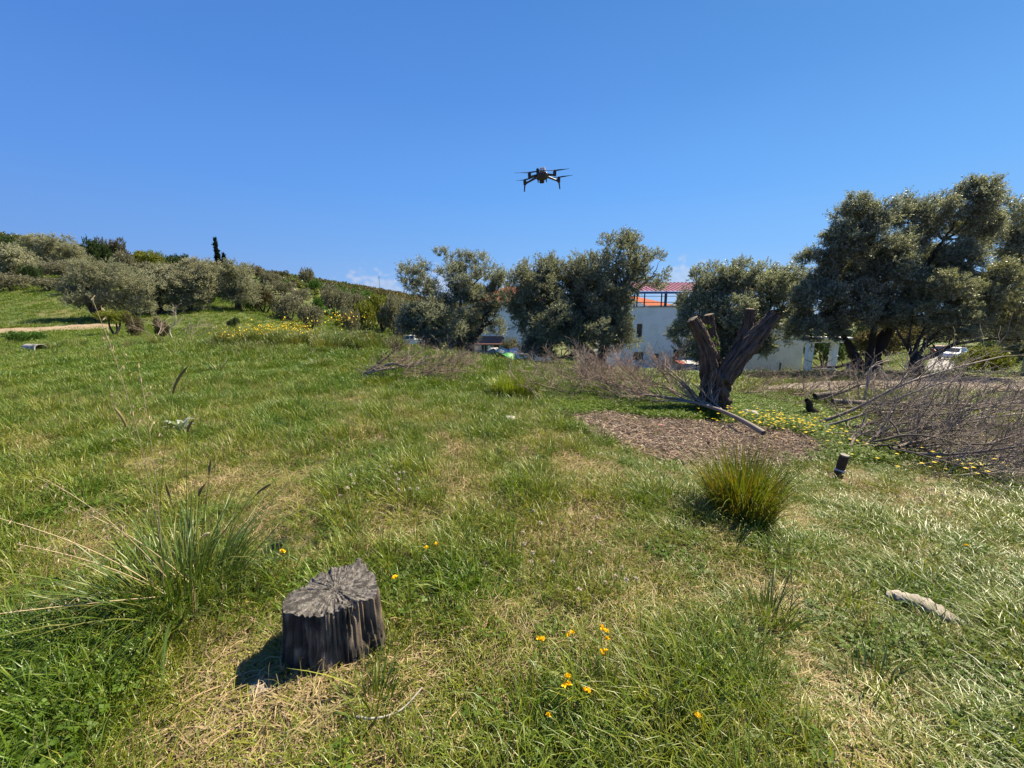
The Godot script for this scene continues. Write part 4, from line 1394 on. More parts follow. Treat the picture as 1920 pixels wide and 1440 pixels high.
func make_houses() -> void:
	# no turf under the rubbish heap
	bare.append([PackedVector2Array([Vector2(-1.9, -16.9), Vector2(1.1, -16.9), Vector2(1.4, -20.6), Vector2(-2.0, -20.6)]), Vector2(-3, -22), Vector2(3, -15)])
	var white := Color(0.82, 0.82, 0.80)
	# the long white two-storey house with the rooftop canopy
	var at := Vector3(17.542, -4.22, -40)
	at.y -= 0.6
	var o := thing("white_house", "long white two storey house with red metal canopy on its flat roof", "house", at)
	var top := Vector3(14.999, 2.314, -40).y - at.y
	var x0 := Vector3(10.385, -0.985, -40).x - at.x
	var x1 := Vector3(24.547, -0.985, -40).x - at.x
	var holes := []
	for q in [[Vector3(12.202, -0.62, -40), Vector3(12.758, 0.727, -40)], [Vector3(11.949, -2.882, -40), Vector3(13.013, -2.035, -40)], [Vector3(14.008, -2.829, -40), Vector3(14.551, -2.193, -40)], [Vector3(15.936, -3.201, -40), Vector3(16.577, -1.772, -40)], [Vector3(19.377, -0.62, -40), Vector3(20.408, 0.779, -40)], [Vector3(22.257, -0.62, -40), Vector3(23.271, 0.779, -40)]]:
		holes.append([q[0].x - at.x, q[1].x - at.x, q[0].y - at.y, q[1].y - at.y])
	var s := Shape.new()
	shell_walls(s, x0, x1, 0.0, top, -11.0, 0.0, holes, white)
	part("wall", s, M.plaster, o)
	var fl := Shape.new()
	fl.box(Vector3((x0 + x1) * 0.5, top - 0.55, -5.5), Vector3(x1 - x0 - 0.52, 0.25, 10.48), Color(0.4, 0.38, 0.36))
	fl.box(Vector3((x0 + x1) * 0.5, top * 0.5 - 0.2, -5.5), Vector3(x1 - x0 - 0.52, 0.22, 10.48), Color(0.4, 0.38, 0.36))
	part("roof", fl, M.concrete, o)
	for h in holes: window_in(o, h, 0.0, Color(0.2, 0.19, 0.18), 1 if h[1] - h[0] > 0.7 else 0)
	var cp := Shape.new()
	cp.box(Vector3((x0 + x1) * 0.5, top + 0.04, -0.12), Vector3(x1 - x0 + 0.1, 0.08, 0.36), Color(0.25, 0.26, 0.28))
	part("coping", cp, M.concrete, o)
	# canopy: black posts, blue eave beam, ribbed red sheet
	var eave := Vector3(15.287, 3.678, -41).y - at.y
	var ridge := Vector3(17.077, 5.083, -46).y - at.y
	for px in [Vector3(12.388, 3.678, -41), Vector3(13.126, 3.678, -41), Vector3(14.813, 3.678, -41), Vector3(15.155, 3.678, -41), Vector3(17.923, 3.678, -41), Vector3(20.558, 3.678, -41), Vector3(23.194, 3.678, -41)]:
		var ps := Shape.new()
		ps.box(Vector3(px.x - at.x, (top + eave) * 0.5, -1.0), Vector3(0.1, eave - top, 0.1), Color(0.03, 0.03, 0.035))
		part("post", ps, M.paint, o)
	for px in [Vector3(13.603, 3.932, -46), Vector3(17.151, 3.932, -46), Vector3(21.291, 3.932, -46), Vector3(25.727, 3.932, -46)]:
		var ps := Shape.new()
		ps.box(Vector3(px.x - at.x, (top + ridge) * 0.5 - 0.1, -6.0), Vector3(0.12, ridge - top - 0.2, 0.12), Color(0.03, 0.03, 0.035))
		part("post", ps, M.paint, o)
	var rail := Shape.new()
	rail.box(Vector3((x0 + x1) * 0.5, top + 0.5, -0.98), Vector3(x1 - x0 - 1.0, 0.05, 0.05), Color(0.03, 0.03, 0.035))
	rail.box(Vector3((x0 + x1) * 0.5, eave - 0.28, -0.98), Vector3(x1 - x0 - 1.6, 0.05, 0.05), Color(0.03, 0.03, 0.035))
	part("railing", rail, M.paint, o)
	var pil := Shape.new()
	var pq := Vector3(17.263, 3.2, -42).x - at.x
	pil.box(Vector3(pq, (top + eave) * 0.5, -2.0), Vector3(0.9, eave - top - 0.02, 0.5), Color(0.32, 0.33, 0.32))
	part("chimney_block", pil, M.plaster, o)
	var bm := Shape.new()
	bm.box(Vector3((x0 + x1) * 0.5 + 0.9, eave + 0.06, -0.9), Vector3(x1 - x0 - 1.0, 0.2, 0.14), Color(0.05, 0.13, 0.38))
	part("eave_beam", bm, M.paint, o)
	var cx0 := Vector3(12.44, 3.678, -41).x - at.x
	var cx1 := x1 + 0.6
	var sheet_n := int((cx1 - cx0) / 0.42)
	for q in sheet_n:
		var rs := Shape.new()
		var a := cx0 + (cx1 - cx0) * q / sheet_n
		var b := cx0 + (cx1 - cx0) * (q + 1) / sheet_n - 0.012
		var z0 := -0.7
		var z1 := -6.4
		var prof := [[a, 0.0], [a + 0.05, 0.07], [a + 0.10, 0.07], [a + 0.15, 0.0], [b, 0.0]]
		var tone := Color(0.42, 0.13, 0.15) * (0.93 + 0.14 * fposmod(q * 0.618, 1.0))
		for k in 4:
			rs.quad(Vector3(prof[k][0], eave + 0.2 + prof[k][1], z0), Vector3(prof[k][0], ridge + 0.05 + prof[k][1], z1), Vector3(prof[k + 1][0], ridge + 0.05 + prof[k + 1][1], z1), Vector3(prof[k + 1][0], eave + 0.2 + prof[k + 1][1], z0), tone)
		part("roof_sheet", rs, M.metal, o)
	# beige annex that stands forward of it
	at = Vector3(24.602, -3.977, -37)
	at.y -= 0.5
	o = thing("beige_annex", "plain beige rendered annex wall beside the white gateway", "building", at)
	s = Shape.new()
	var ax0 := Vector3(21.154, -0.791, -37).x - at.x
	var ax1 := Vector3(26.588, -0.791, -37).x - at.x
	shell_walls(s, ax0, ax1, 0.0, Vector3(23.627, 0.554, -37).y - at.y, -2.6, 0.0, [], Color(0.72, 0.65, 0.52))
	part("wall", s, M.plaster, o)
	s = Shape.new()
	s.box(Vector3((ax0 + ax1) * 0.5, Vector3(23.627, 0.554, -37).y - at.y + 0.1, -1.3), Vector3(ax1 - ax0 + 0.4, 0.2, 3.0), Color(0.36, 0.33, 0.3))
	part("roof", s, M.concrete, o)
	var pst := Shape.new()
	pst.box(Vector3(Vector3(24.313, -3.183, -36.6).x - at.x, 0.9, 0.5), Vector3(0.1, 1.8, 0.1), Color(0.05, 0.045, 0.04))
	solid("dark_post", pst, M.paint, "thin dark post standing before the beige annex", "post", at)
	# house with the orange roof behind the canopy
	at = Vector3(20.731, -5.738, -62)
	o = thing("orange_roofed_house", "far house with orange tiled roof seen under the red canopy", "house", at)
	var hx0 := Vector3(14.42, 2.942, -62).x - at.x
	var hx1 := Vector3(24.194, 2.942, -62).x - at.x
	var hy := Vector3(20.429, 2.942, -62).y - at.y
	s = Shape.new()
	shell_walls(s, hx0, hx1, 0.0, hy, -9.0, 0.0, [[-1.0, 0.2, hy - 2.4, hy - 1.0]], Color(0.7, 0.69, 0.66))
	part("wall", s, M.plaster, o)
	window_in(o, [-1.0, 0.2, hy - 2.4, hy - 1.0], 0.0, Color(0.5, 0.5, 0.5))
	s = Shape.new()
	hip_roof(s, hx0, hx1, hy, -9.0, 0.0, Vector3(21.662, 4.531, -66).y - Vector3(20.429, 2.942, -62).y, 0.4, Color(0.62, 0.17, 0.06))
	part("roof", s, M.tile, o)
	s = Shape.new()
	var gx := Vector3(17.183, 2.921, -61).x - at.x
	s.tri(Vector3(gx - 3.2, hy - 0.2, 0.9), Vector3(gx, hy + 1.15, 0.9), Vector3(gx + 3.4, hy - 0.2, 0.9), Color(0.7, 0.7, 0.7))
	s.quad(Vector3(gx, hy + 1.15, 0.9), Vector3(gx, hy + 1.15, -3.0), Vector3(gx + 3.4, hy - 0.2, -3.0), Vector3(gx + 3.4, hy - 0.2, 0.9), Color(0.62, 0.17, 0.06))
	s.quad(Vector3(gx, hy + 1.15, 0.9), Vector3(gx - 3.2, hy - 0.2, 0.9), Vector3(gx - 3.2, hy - 0.2, -3.0), Vector3(gx, hy + 1.15, -3.0), Color(0.62, 0.17, 0.06))
	part("gable", s, M.plaster, o)
	# white house with the red hip roof at left
	at = Vector3(-1.215, -3.435, -46)
	at.y -= 0.5
	o = thing("red_roofed_house", "white two storey house with red hip roof and porch behind the olives", "house", at)
	hx0 = Vector3(-4.963, 1.011, -46).x - at.x
	hx1 = Vector3(4.484, 1.011, -46).x - at.x
	hy = Vector3(-2.374, 3.004, -46).y - at.y
	holes = []
	for q in [[Vector3(-4.185, 1.011, -46), Vector3(-3.387, 2.654, -46)], [Vector3(-2.388, 1.365, -46), Vector3(-1.663, 2.771, -46)], [Vector3(-3.422, -2.52, -46), Vector3(-3.201, -1.734, -46)], [Vector3(-3.089, -2.52, -46), Vector3(-2.869, -1.734, -46)], [Vector3(-2.065, -3.31, -46), Vector3(-1.45, -1.734, -46)], [Vector3(0.899, 0.419, -46), Vector3(1.79, 1.6, -46)]]:
		holes.append([q[0].x - at.x, q[1].x - at.x, maxf(q[0].y - at.y, 0.05), q[1].y - at.y])
	s = Shape.new()
	shell_walls(s, hx0, hx1, 0.0, hy, -9.5, 0.0, holes, white)
	part("wall", s, M.plaster, o)
	for h in holes: window_in(o, h, 0.0, Color(0.12, 0.09, 0.07), 1 if h[1] - h[0] > 0.5 else 0)
	s = Shape.new()
	hip_roof(s, hx0, hx1, hy, -9.5, 0.0, 2.1, 0.5, Color(0.40, 0.10, 0.055))
	part("roof", s, M.tile, o)
	s = Shape.new()
	var py := Vector3(-2.626, -1.276, -44.5).y - at.y
	var px0 := Vector3(-4.085, -1.276, -44.5).x - at.x
	var px1 := Vector3(-0.875, -1.276, -44.5).x - at.x
	s.quad(Vector3(px0, py - 0.25, 2.2), Vector3(px0, py + 0.5, 0.01), Vector3(px1, py + 0.5, 0.01), Vector3(px1, py - 0.25, 2.2), Color(0.30, 0.13, 0.09))
	s.box(Vector3((px0 + px1) * 0.5, py - 0.32, 2.15), Vector3(px1 - px0, 0.14, 0.12), Color(0.12, 0.09, 0.07))
	part("porch_roof", s, M.tile, o)
	for q in 3:
		s = Shape.new()
		s.box(Vector3(lerpf(px0 + 0.2, px1 - 0.2, q / 2.0), (py - 0.4) * 0.5, 2.1), Vector3(0.16, py - 0.4, 0.16), Color(0.75, 0.75, 0.73))
		part("porch_post", s, M.plaster, o)
	s = Shape.new()
	s.box(Vector3((px0 + px1) * 0.5 - 1.0, 0.45, 3.0), Vector3(px1 - px0 + 4.0, 0.06, 0.06), Color(0.6, 0.6, 0.58))
	for q in 14: s.box(Vector3(lerpf(px0 - 2.6, px1 + 0.6, q / 13.0), 0.3, 3.0), Vector3(0.05, 0.9, 0.05), Color(0.6, 0.6, 0.58))
	s.box(Vector3((px0 + px1) * 0.5 - 1.0, 0.78, 3.0), Vector3(px1 - px0 + 4.0, 0.06, 0.06), Color(0.6, 0.6, 0.58))
	solid("yard_fence", s, M.paint, "low pale rail fence before the porch of the red roofed house", "fence", at)
	# lean-to with the red and white sheet roof
	at = Vector3(16.94, -4.02, -37.5)
	o = thing("lean_to_shed", "small lean-to with peeling red and white sheet roof", "shed", at)
	var ly := Vector3(16.861, -2.701, -37.5).y - at.y
	for q in 5:
		s = Shape.new()
		var c := Color(0.36, 0.08, 0.05) if q in [0, 4] else Color(0.62, 0.60, 0.58)
		s.slab(Vector3(-1.2 + q * 0.62, ly + 0.03 * sin(q * 2.1), -0.6), Vector3(0.66, 0.05, 2.2), 0.015, c, Basis(Vector3.RIGHT, 0.16))
		part("roof_sheet", s, M.metal, o)
	for x in [-1.4, 0.1, 1.5]:
		s = Shape.new()
		s.box(Vector3(x, ly * 0.5 - 0.1, 0.3), Vector3(0.09, ly, 0.09), Color(0.05, 0.045, 0.04))
		part("post", s, M.paint, o)
	# white gateway on pillars
	at = Vector3(24.513, -3.512, -32)
	o = thing("white_gateway", "white garden gateway with two pillars and flat beam", "gateway", at)
	var gy := Vector3(23.918, -0.468, -32).y - at.y
	for px in [1511.0, 1556.0]:
		s = Shape.new()
		var xx: float = (px - 1535.0) * 0.0428
		s.slab(Vector3(xx, gy * 0.5 - 0.1, 0), Vector3(0.42, gy, 0.42), 0.02, white)
		s.slab(Vector3(xx, gy * 0.62, 0), Vector3(0.5, 0.12, 0.5), 0.02, white)
		part("pillar", s, M.plaster, o)
	s = Shape.new()
	s.slab(Vector3(0.05, gy + 0.06, 0), Vector3(2.7, 0.34, 0.6), 0.02, white)
	s.slab(Vector3(0.05, gy + 0.30, 0), Vector3(3.0, 0.12, 1.8), 0.02, white)
	part("beam", s, M.plaster, o)
	s = Shape.new()
	s.slab(Vector3(0.0, 0.35, -0.3), Vector3(1.5, 0.9, 0.25), 0.02, Color(0.30, 0.13, 0.09))
	s.slab(Vector3(0.0, 0.84, -0.3), Vector3(1.6, 0.1, 0.34), 0.02, Color(0.6, 0.56, 0.5))
	part("low_wall", s, M.plaster, o)
	at = Vector3(25.316, -3.07, -30)
	s = Shape.new()
	s.tube([Vector3(0, 0, 0), Vector3(0, 0.05, 0), Vector3(0, 0.9, 0), Vector3(0, 0.94, 0), Vector3(0, 0.98, 0)], [0.26, 0.28, 0.31, 0.34, 0.3], 18, Color(0.02, 0.06, 0.30))
	solid("water_barrel", s, M.paint, "blue plastic barrel near the white gateway", "barrel", at)
	# pale block wall end at the far right
	at = Vector3(31.125, -1.988, -24)
	s = Shape.new()
	s.slab(Vector3(0, 0.7, 0), Vector3(0.9, 2.0, 0.5), 0.03, Color(0.55, 0.54, 0.52))
	s.slab(Vector3(0, 1.75, 0), Vector3(1.05, 0.12, 0.62), 0.02, Color(0.6, 0.58, 0.56))
	solid("wall_pier", s, M.plaster, "pale masonry pier under the tree at the right edge", "pier", at)
	# mast on the ridge
	at = Vector3(-53.51, 10.078, -168)
	s = Shape.new()
	s.tube([Vector3(0, -1, 0), Vector3(0, Vector3(-53.187, 17.032, -168).y - at.y, 0)], [0.13, 0.09], 8, Color(0.35, 0.34, 0.35))
	s.box(Vector3(0, Vector3(-53.222, 16.407, -168).y - at.y, 0), Vector3(0.9, 0.12, 0.12), Color(0.35, 0.34, 0.35))
	solid("utility_pole", s, M.paint, "thin grey pole standing on the scrub ridge", "pole", at)
	car("pickup_truck", "white pickup truck with open bed parked below the hill", "pickup", Vector3(-14.818, -3.056, -60), 0.08, Color(0.78, 0.78, 0.77), true)
	car("parked_car", "dark red car parked at the end of the pale road", "car", Vector3(59.302, -4.052, -56), 0.9, Color(0.16, 0.02, 0.035), false)
	car("parked_car", "silver white car parked on the pale road", "car", Vector3(52.36, -3.682, -48), 0.5, Color(0.6, 0.62, 0.66), false)

func make_trees() -> void:
	var oc := [Color(0.18, 0.20, 0.125), Color(0.13, 0.15, 0.092), Color(0.24, 0.255, 0.17), Color(0.50, 0.51, 0.43), Color(0.42, 0.43, 0.355), Color(0.32, 0.335, 0.25)]
	for q in 3: sprays.append(spray(200 + q, 66, 1.0, 0.17, 0.026, oc, 0.7))
	var near := "olive trees along the meadow edge"
	var tint := Color(1.0, 1.0, 1.0)
	olive_tree("loose twin stemmed olive with pale house seen through it", near, Vector3(-5.355, -2.601, -41.415), [[Vector3(-4.29, 2.739, -20), 0.96, 1.34], [Vector3(-2.891, 3.543, -20.6), 1.07, 0.91], [Vector3(-1.405, 3.412, -20), 1.23, 1.12], [Vector3(-3.076, 1.351, -19.4), 1.39, 1.18], [Vector3(-1.794, 1.336, -20.6), 1.18, 0.96], [Vector3(-4.625, 1.395, -20), 0.8, 0.96], [Vector3(-0.676, 2.497, -20.2), 0.75, 1.07], [Vector3(-2.43, 2.381, -20.5), 1.07, 0.96], [Vector3(-3.805, 1.988, -20.3), 0.96, 0.91], [Vector3(-3.819, 0.455, -19.7), 0.75, 0.53], [Vector3(-2.461, 0.282, -20.4), 0.64, 0.48]],
		[[[Vector3(-2.166, -0.535, -20), Vector3(-2.103, 0.046, -20), Vector3(-1.752, 0.62, -20)], [0.26, 0.2, 0.15]], [[Vector3(-3.056, -0.567, -20.3), Vector3(-3.065, 0.155, -20.3), Vector3(-3.235, 0.764, -20.3)], [0.22, 0.15, 0.1]], [[Vector3(-2.563, -0.513, -19.8), Vector3(-2.544, 0.32, -19.8), Vector3(-2.522, 1.346, -19.8), Vector3(-2.449, 2.354, -19.8)], [0.18, 0.13, 0.09, 0.06]]],
		[[[Vector3(-1.752, 0.62, -20), Vector3(-1.434, 1.035, -20), Vector3(-0.989, 1.189, -20)], 0.13], [[Vector3(-2.102, 0.098, -20), Vector3(-1.515, 0.776, -20), Vector3(-1.428, 1.472, -20)], 0.11], [[Vector3(-3.235, 0.764, -20.3), Vector3(-3.833, 1.131, -20.3), Vector3(-4.213, 1.6, -20.3)], 0.1]], 8600, 0.36, tint, 501, -0.04)
	olive_tree("broad olive with leaning dark trunk and tall crown top", near, Vector3(3.635, -0.837, -18.27), [[Vector3(1.171, 2.682, -19), 1.27, 1.32], [Vector3(2.536, 2.948, -19.4), 1.17, 1.17], [Vector3(4.702, 3.977, -19), 1.07, 1.12], [Vector3(6.522, 3.492, -19.3), 0.69, 0.86], [Vector3(4.948, 2.332, -19.2), 0.91, 1.17], [Vector3(2.121, 1.125, -18.5), 1.42, 1.17], [Vector3(3.588, 1.074, -18.6), 1.32, 1.17], [Vector3(0.543, 1.357, -19), 0.76, 1.07], [Vector3(5.094, 0.669, -19), 0.81, 1.07], [Vector3(1.249, 0.073, -19), 0.91, 0.56], [Vector3(3.804, 2.217, -19.4), 1.27, 1.27], [Vector3(5.611, 3.198, -19.5), 0.76, 0.96], [Vector3(1.862, 1.967, -19.2), 1.42, 1.32], [Vector3(3.455, 3.181, -19.3), 1.02, 1.02], [Vector3(4.436, 1.35, -19.5), 1.17, 1.22]],
		[[[Vector3(3.838, -1.138, -19), Vector3(3.714, -0.428, -19), Vector3(3.196, 0.123, -19), Vector3(2.533, 0.743, -19)], [0.42, 0.34, 0.26, 0.17]], [[Vector3(4.081, -1.115, -19.2), Vector3(4.253, -0.272, -19.2), Vector3(4.512, 0.859, -19.2)], [0.3, 0.22, 0.14]]],
		[[[Vector3(4.465, 0.867, -19), Vector3(4.603, 2.324, -19), Vector3(4.838, 3.627, -19)], 0.13], [[Vector3(3.203, -0.127, -19), Vector3(2.632, -0.327, -19), Vector3(2.007, -0.428, -19)], 0.12], [[Vector3(2.533, 0.743, -19), Vector3(1.482, 1.357, -19), Vector3(0.616, 1.6, -19)], 0.13], [[Vector3(4.627, 2.328, -19.1), Vector3(5.642, 2.688, -19.1), Vector3(6.392, 3.283, -19.1)], 0.09]], 17000, 0.36, tint, 502, -0.14)
	olive_tree("dense dark olive standing right behind the pollarded trunk", near, Vector3(11.83, -1.757, -22), [[Vector3(10.398, 2.853, -22), 1.06, 1.23], [Vector3(12.059, 3.211, -22), 1.29, 1.18], [Vector3(13.824, 3.046, -22), 1.29, 1.29], [Vector3(9.678, 1.148, -22), 1, 1.47], [Vector3(11.45, 1.379, -21.6), 1.59, 1.59], [Vector3(10.073, -0.254, -22), 0.94, 0.88], [Vector3(13.853, 1.371, -22.4), 1.35, 1.35], [Vector3(12.477, 0.056, -21.7), 1.18, 1], [Vector3(11.131, -0.11, -22), 1.12, 0.82], [Vector3(15.237, 2.87, -22.3), 1.06, 1.23], [Vector3(15.12, 1.316, -22.2), 1.06, 1.12]],
		[[[Vector3(11.854, -1.718, -22), Vector3(11.674, -0.69, -22), Vector3(11.828, 0.178, -22)], [0.38, 0.3, 0.22]]], [[[Vector3(11.828, 0.178, -22), Vector3(10.866, 1.318, -22), Vector3(10.347, 2.438, -22)], 0.15], [[Vector3(11.828, 0.178, -22), Vector3(12.84, 1.6, -22), Vector3(13.718, 2.715, -22)], 0.15]], 12000, 0.40, Color(0.92, 0.95, 0.92), 503, -0.14)
	olive_tree("tallest wind swept olive with black forked trunk", near, Vector3(15.965, -1.003, -18.066), [[Vector3(14.78, 5.114, -18), 1.25, 1.11], [Vector3(17.061, 5.372, -18), 1.25, 1.2], [Vector3(18.572, 5.967, -18), 1.25, 0.96], [Vector3(20.287, 5.016, -18.4), 0.91, 1.15], [Vector3(13.593, 4.028, -18), 1.06, 0.96], [Vector3(15.152, 3.467, -17.5), 1.49, 1.3], [Vector3(18.282, 3.789, -18.4), 1.49, 1.3], [Vector3(13.22, 2.286, -18), 0.96, 1.11], [Vector3(14.593, 1.712, -17.6), 1.49, 1.11], [Vector3(13.389, 0.952, -18), 0.87, 0.72], [Vector3(17.043, 2.182, -18.3), 1.3, 0.96], [Vector3(19.886, 6.115, -18), 0.38, 0.34], [Vector3(15.206, 3.239, -18.6), 1.44, 1.2]],
		[[[Vector3(16.188, -1.115, -18), Vector3(16.15, -0.226, -18), Vector3(16.544, 0.905, -18), Vector3(17.005, 1.83, -18), Vector3(17.181, 2.738, -18)], [0.3, 0.26, 0.23, 0.2, 0.16]], [[Vector3(15.787, -1.145, -18.2), Vector3(15.479, -0.343, -18.2), Vector3(14.988, 0.424, -18.2)], [0.26, 0.2, 0.13]], [[Vector3(15.724, -1.084, -17.8), Vector3(15.767, 0.217, -17.8), Vector3(15.733, 1.372, -17.8)], [0.2, 0.14, 0.09]]],
		[[[Vector3(17.181, 2.738, -18), Vector3(17.743, 3.631, -18), Vector3(18.348, 4.726, -18)], 0.14], [[Vector3(17.005, 1.83, -18), Vector3(18.091, 2.286, -18), Vector3(19.084, 3.186, -18)], 0.1], [[Vector3(14.988, 0.424, -18.2), Vector3(14.194, 1.367, -18.2), Vector3(13.729, 2.751, -18.2)], 0.11], [[Vector3(15.166, -0.489, -17.8), Vector3(14.391, -0.679, -17.8), Vector3(13.217, -0.726, -17.8)], 0.07], [[Vector3(16.544, 0.905, -18), Vector3(15.934, 2.738, -18), Vector3(15.177, 4.726, -18)], 0.12]], 17000, 0.38, Color(0.95, 0.95, 0.95), 504, -0.14)
	olive_tree("low spreading olive with fanned pale branches beside the road", near, Vector3(18.297, -1.024, -18.212), [[Vector3(16.901, 2.007, -16), 1.33, 0.94], [Vector3(18.644, 2.467, -16.3), 1.15, 1.07], [Vector3(19.262, 1.272, -16), 0.98, 0.85], [Vector3(17.31, 1.156, -15.7), 1.11, 0.64], [Vector3(16.459, 1.434, -16.2), 0.85, 0.56], [Vector3(19.892, 2.232, -16.6), 1.07, 0.98], [Vector3(15.774, 1.39, -16.4), 0.64, 0.47]],
		[[[Vector3(16.132, -0.791, -16), Vector3(16.031, -0.448, -16), Vector3(15.904, -0.193, -16)], [0.3, 0.26, 0.2]]],
		[[[Vector3(15.911, -0.235, -16), Vector3(16.572, -0.023, -16), Vector3(17.433, 0.461, -16), Vector3(18.133, 1.189, -16)], 0.13], [[Vector3(15.904, -0.193, -16), Vector3(15.987, 0.566, -16), Vector3(16.239, 1.292, -16)], 0.09], [[Vector3(16.046, -0.204, -16.1), Vector3(15.657, 0.349, -16.1), Vector3(15.117, 1.083, -16.1)], 0.07], [[Vector3(15.889, -0.182, -15.9), Vector3(16.263, 0.572, -15.9), Vector3(16.947, 1.396, -15.9)], 0.08], [[Vector3(17.433, 0.461, -16), Vector3(18.862, 0.67, -16), Vector3(19.932, 0.566, -16)], 0.06], [[Vector3(15.862, -0.193, -16), Vector3(15.61, 0.566, -16), Vector3(15.598, 1.395, -16)], 0.06]], 7400, 0.36, Color(1.08, 1.06, 0.95), 505, -0.14)
	olive_tree("olive cut off by the right edge of the picture", near, Vector3(27.628, -1.608, -21), [[Vector3(24.736, 5.75, -21), 1.01, 1.12], [Vector3(25.665, 4.484, -21), 1.29, 1.29], [Vector3(26.807, 2.928, -21), 1.4, 1.57], [Vector3(27.162, 5.499, -21), 1.68, 1.68], [Vector3(26.483, 1.05, -21.4), 0.95, 0.84], [Vector3(28.682, 2.4, -21), 1.96, 1.96], [Vector3(26.662, -0.17, -21), 0.84, 0.67]],
		[[[Vector3(27.665, -1.595, -21), Vector3(27.327, -0.308, -21), Vector3(27.219, 1.061, -21)], [0.34, 0.27, 0.2]]], [[[Vector3(27.219, 1.061, -21), Vector3(26.247, 2.4, -21), Vector3(25.399, 4.484, -21)], 0.14], [[Vector3(27.219, 1.061, -21), Vector3(27.75, 2.928, -21), Vector3(27.601, 4.739, -21)], 0.14]], 8000, 0.40, Color(0.92, 0.92, 0.88), 506, -0.14)
	# the grove on the left
	var grove := "olive grove at the foot of the hill"
	var pale := Color(1.12, 1.08, 0.98)
	olive_tree("grove olive with leaning forked trunk behind the golden bush", grove, Vector3(-38.378, 1.114, -38), [[Vector3(-39.543, 4.24, -38), 1.62, 1.42], [Vector3(-37.336, 5.232, -38.5), 2.13, 1.42], [Vector3(-34.906, 4.003, -38), 1.93, 1.52], [Vector3(-38.438, 2.887, -37.5), 1.52, 0.91], [Vector3(-36.541, 2.664, -38), 2.03, 0.91], [Vector3(-39.069, 3.822, -39), 2.03, 1.52], [Vector3(-34.432, 2.664, -38), 1.22, 1.12]],
		[[[Vector3(-38.345, 1.016, -38), Vector3(-38.498, 1.843, -38), Vector3(-39.187, 2.952, -38)], [0.4, 0.3, 0.2]], [[Vector3(-38.444, 1.016, -38), Vector3(-38.021, 2.326, -38), Vector3(-37.131, 3.526, -38)], [0.3, 0.22, 0.15]]], [], 4200, 0.52, pale, 511, -0.14)
	olive_tree("round grove olive with short straight trunk", grove, Vector3(-35.952, 1.724, -42), [[Vector3(-36.024, 4.78, -42), 1.8, 1.57], [Vector3(-34.199, 3.993, -42), 1.68, 1.57], [Vector3(-35.609, 3.2, -42), 2.47, 1.12], [Vector3(-37.773, 3.429, -42.4), 1.23, 1.12], [Vector3(-35.262, 5.355, -42.6), 1.35, 1.01]],
		[[[Vector3(-35.967, 1.493, -42), Vector3(-35.888, 2.403, -42), Vector3(-35.717, 3.2, -42)], [0.35, 0.28, 0.2]]], [[[Vector3(-35.935, 2.456, -42), Vector3(-36.577, 2.882, -42), Vector3(-37.016, 3.2, -42)], 0.13], [[Vector3(-35.772, 2.456, -42), Vector3(-34.951, 2.882, -42), Vector3(-34.527, 3.2, -42)], 0.12]], 3000, 0.55, pale, 512, -0.2)
	olive_tree("greyish grove olive between the round one and the dark trunked one", grove, Vector3(-33.551, 1.913, -43), [[Vector3(-33.506, 5.39, -43), 1.84, 1.49], [Vector3(-32.231, 4.211, -43), 1.49, 1.61], [Vector3(-32.954, 2.912, -43), 1.61, 0.8], [Vector3(-31.956, 5.982, -43.6), 1.38, 1.26], [Vector3(-34.037, 3.509, -43), 1.38, 1.15]],
		[[[Vector3(-33.699, 1.49, -43), Vector3(-33.519, 2.422, -43), Vector3(-33.132, 3.238, -43)], [0.3, 0.24, 0.17]]], [], 2700, 0.55, Color(1.2, 1.12, 1.02), 513, -0.14)
	olive_tree("grove olive with dark upright trunk nearest the middle", grove, Vector3(-30.565, 2.093, -46), [[Vector3(-29.773, 6.337, -46), 1.47, 1.11], [Vector3(-31.244, 4.796, -46), 1.72, 1.47], [Vector3(-29.172, 4.336, -46), 1.6, 1.72], [Vector3(-30.439, 3.585, -46), 2.09, 0.98], [Vector3(-30.854, 5.986, -46.5), 1.35, 1.11]],
		[[[Vector3(-30.579, 1.835, -46), Vector3(-30.459, 2.888, -46), Vector3(-30.163, 3.932, -46)], [0.33, 0.27, 0.2]]], [], 2700, 0.58, pale, 514, -0.14)
	olive_tree("olive with split trunk on the upper meadow at the left edge", grove, Vector3(-79.201, 6.913, -66), [[Vector3(-79.948, 9.695, -66), 2.47, 2.12], [Vector3(-76.981, 9.452, -66), 2.12, 1.76], [Vector3(-79.018, 10.773, -66.8), 2.29, 1.59], [Vector3(-82.929, 9.857, -66), 2.64, 2.12], [Vector3(-78.995, 8.641, -66), 3, 1.06]],
		[[[Vector3(-78.795, 6.761, -66), Vector3(-78.322, 7.826, -66), Vector3(-77.314, 8.641, -66)], [0.4, 0.3, 0.2]], [[Vector3(-80.787, 6.925, -66), Vector3(-80.544, 8.071, -66), Vector3(-80.589, 9.047, -66)], [0.4, 0.3, 0.2]]], [], 2400, 0.85, pale, 515, -0.14)
	olive_tree("large grey olive mass high on the left slope", grove, Vector3(-80.682, 7.292, -74), [[Vector3(-82.222, 14.005, -74), 2.57, 1.29], [Vector3(-79.561, 13.29, -74), 3.56, 1.98], [Vector3(-78.484, 11.039, -74), 3.56, 1.98], [Vector3(-82.216, 10.676, -74), 2.57, 1.98], [Vector3(-81.654, 12.082, -75), 3.36, 2.17], [Vector3(-76.741, 9.441, -73.5), 2.57, 1.38]],
		[[[Vector3(-80.751, 8.489, -74), Vector3(-80.569, 9.95, -74), Vector3(-80.123, 11.31, -74)], [0.5, 0.4, 0.3]]], [], 3000, 0.9, pale, 516, -0.14)

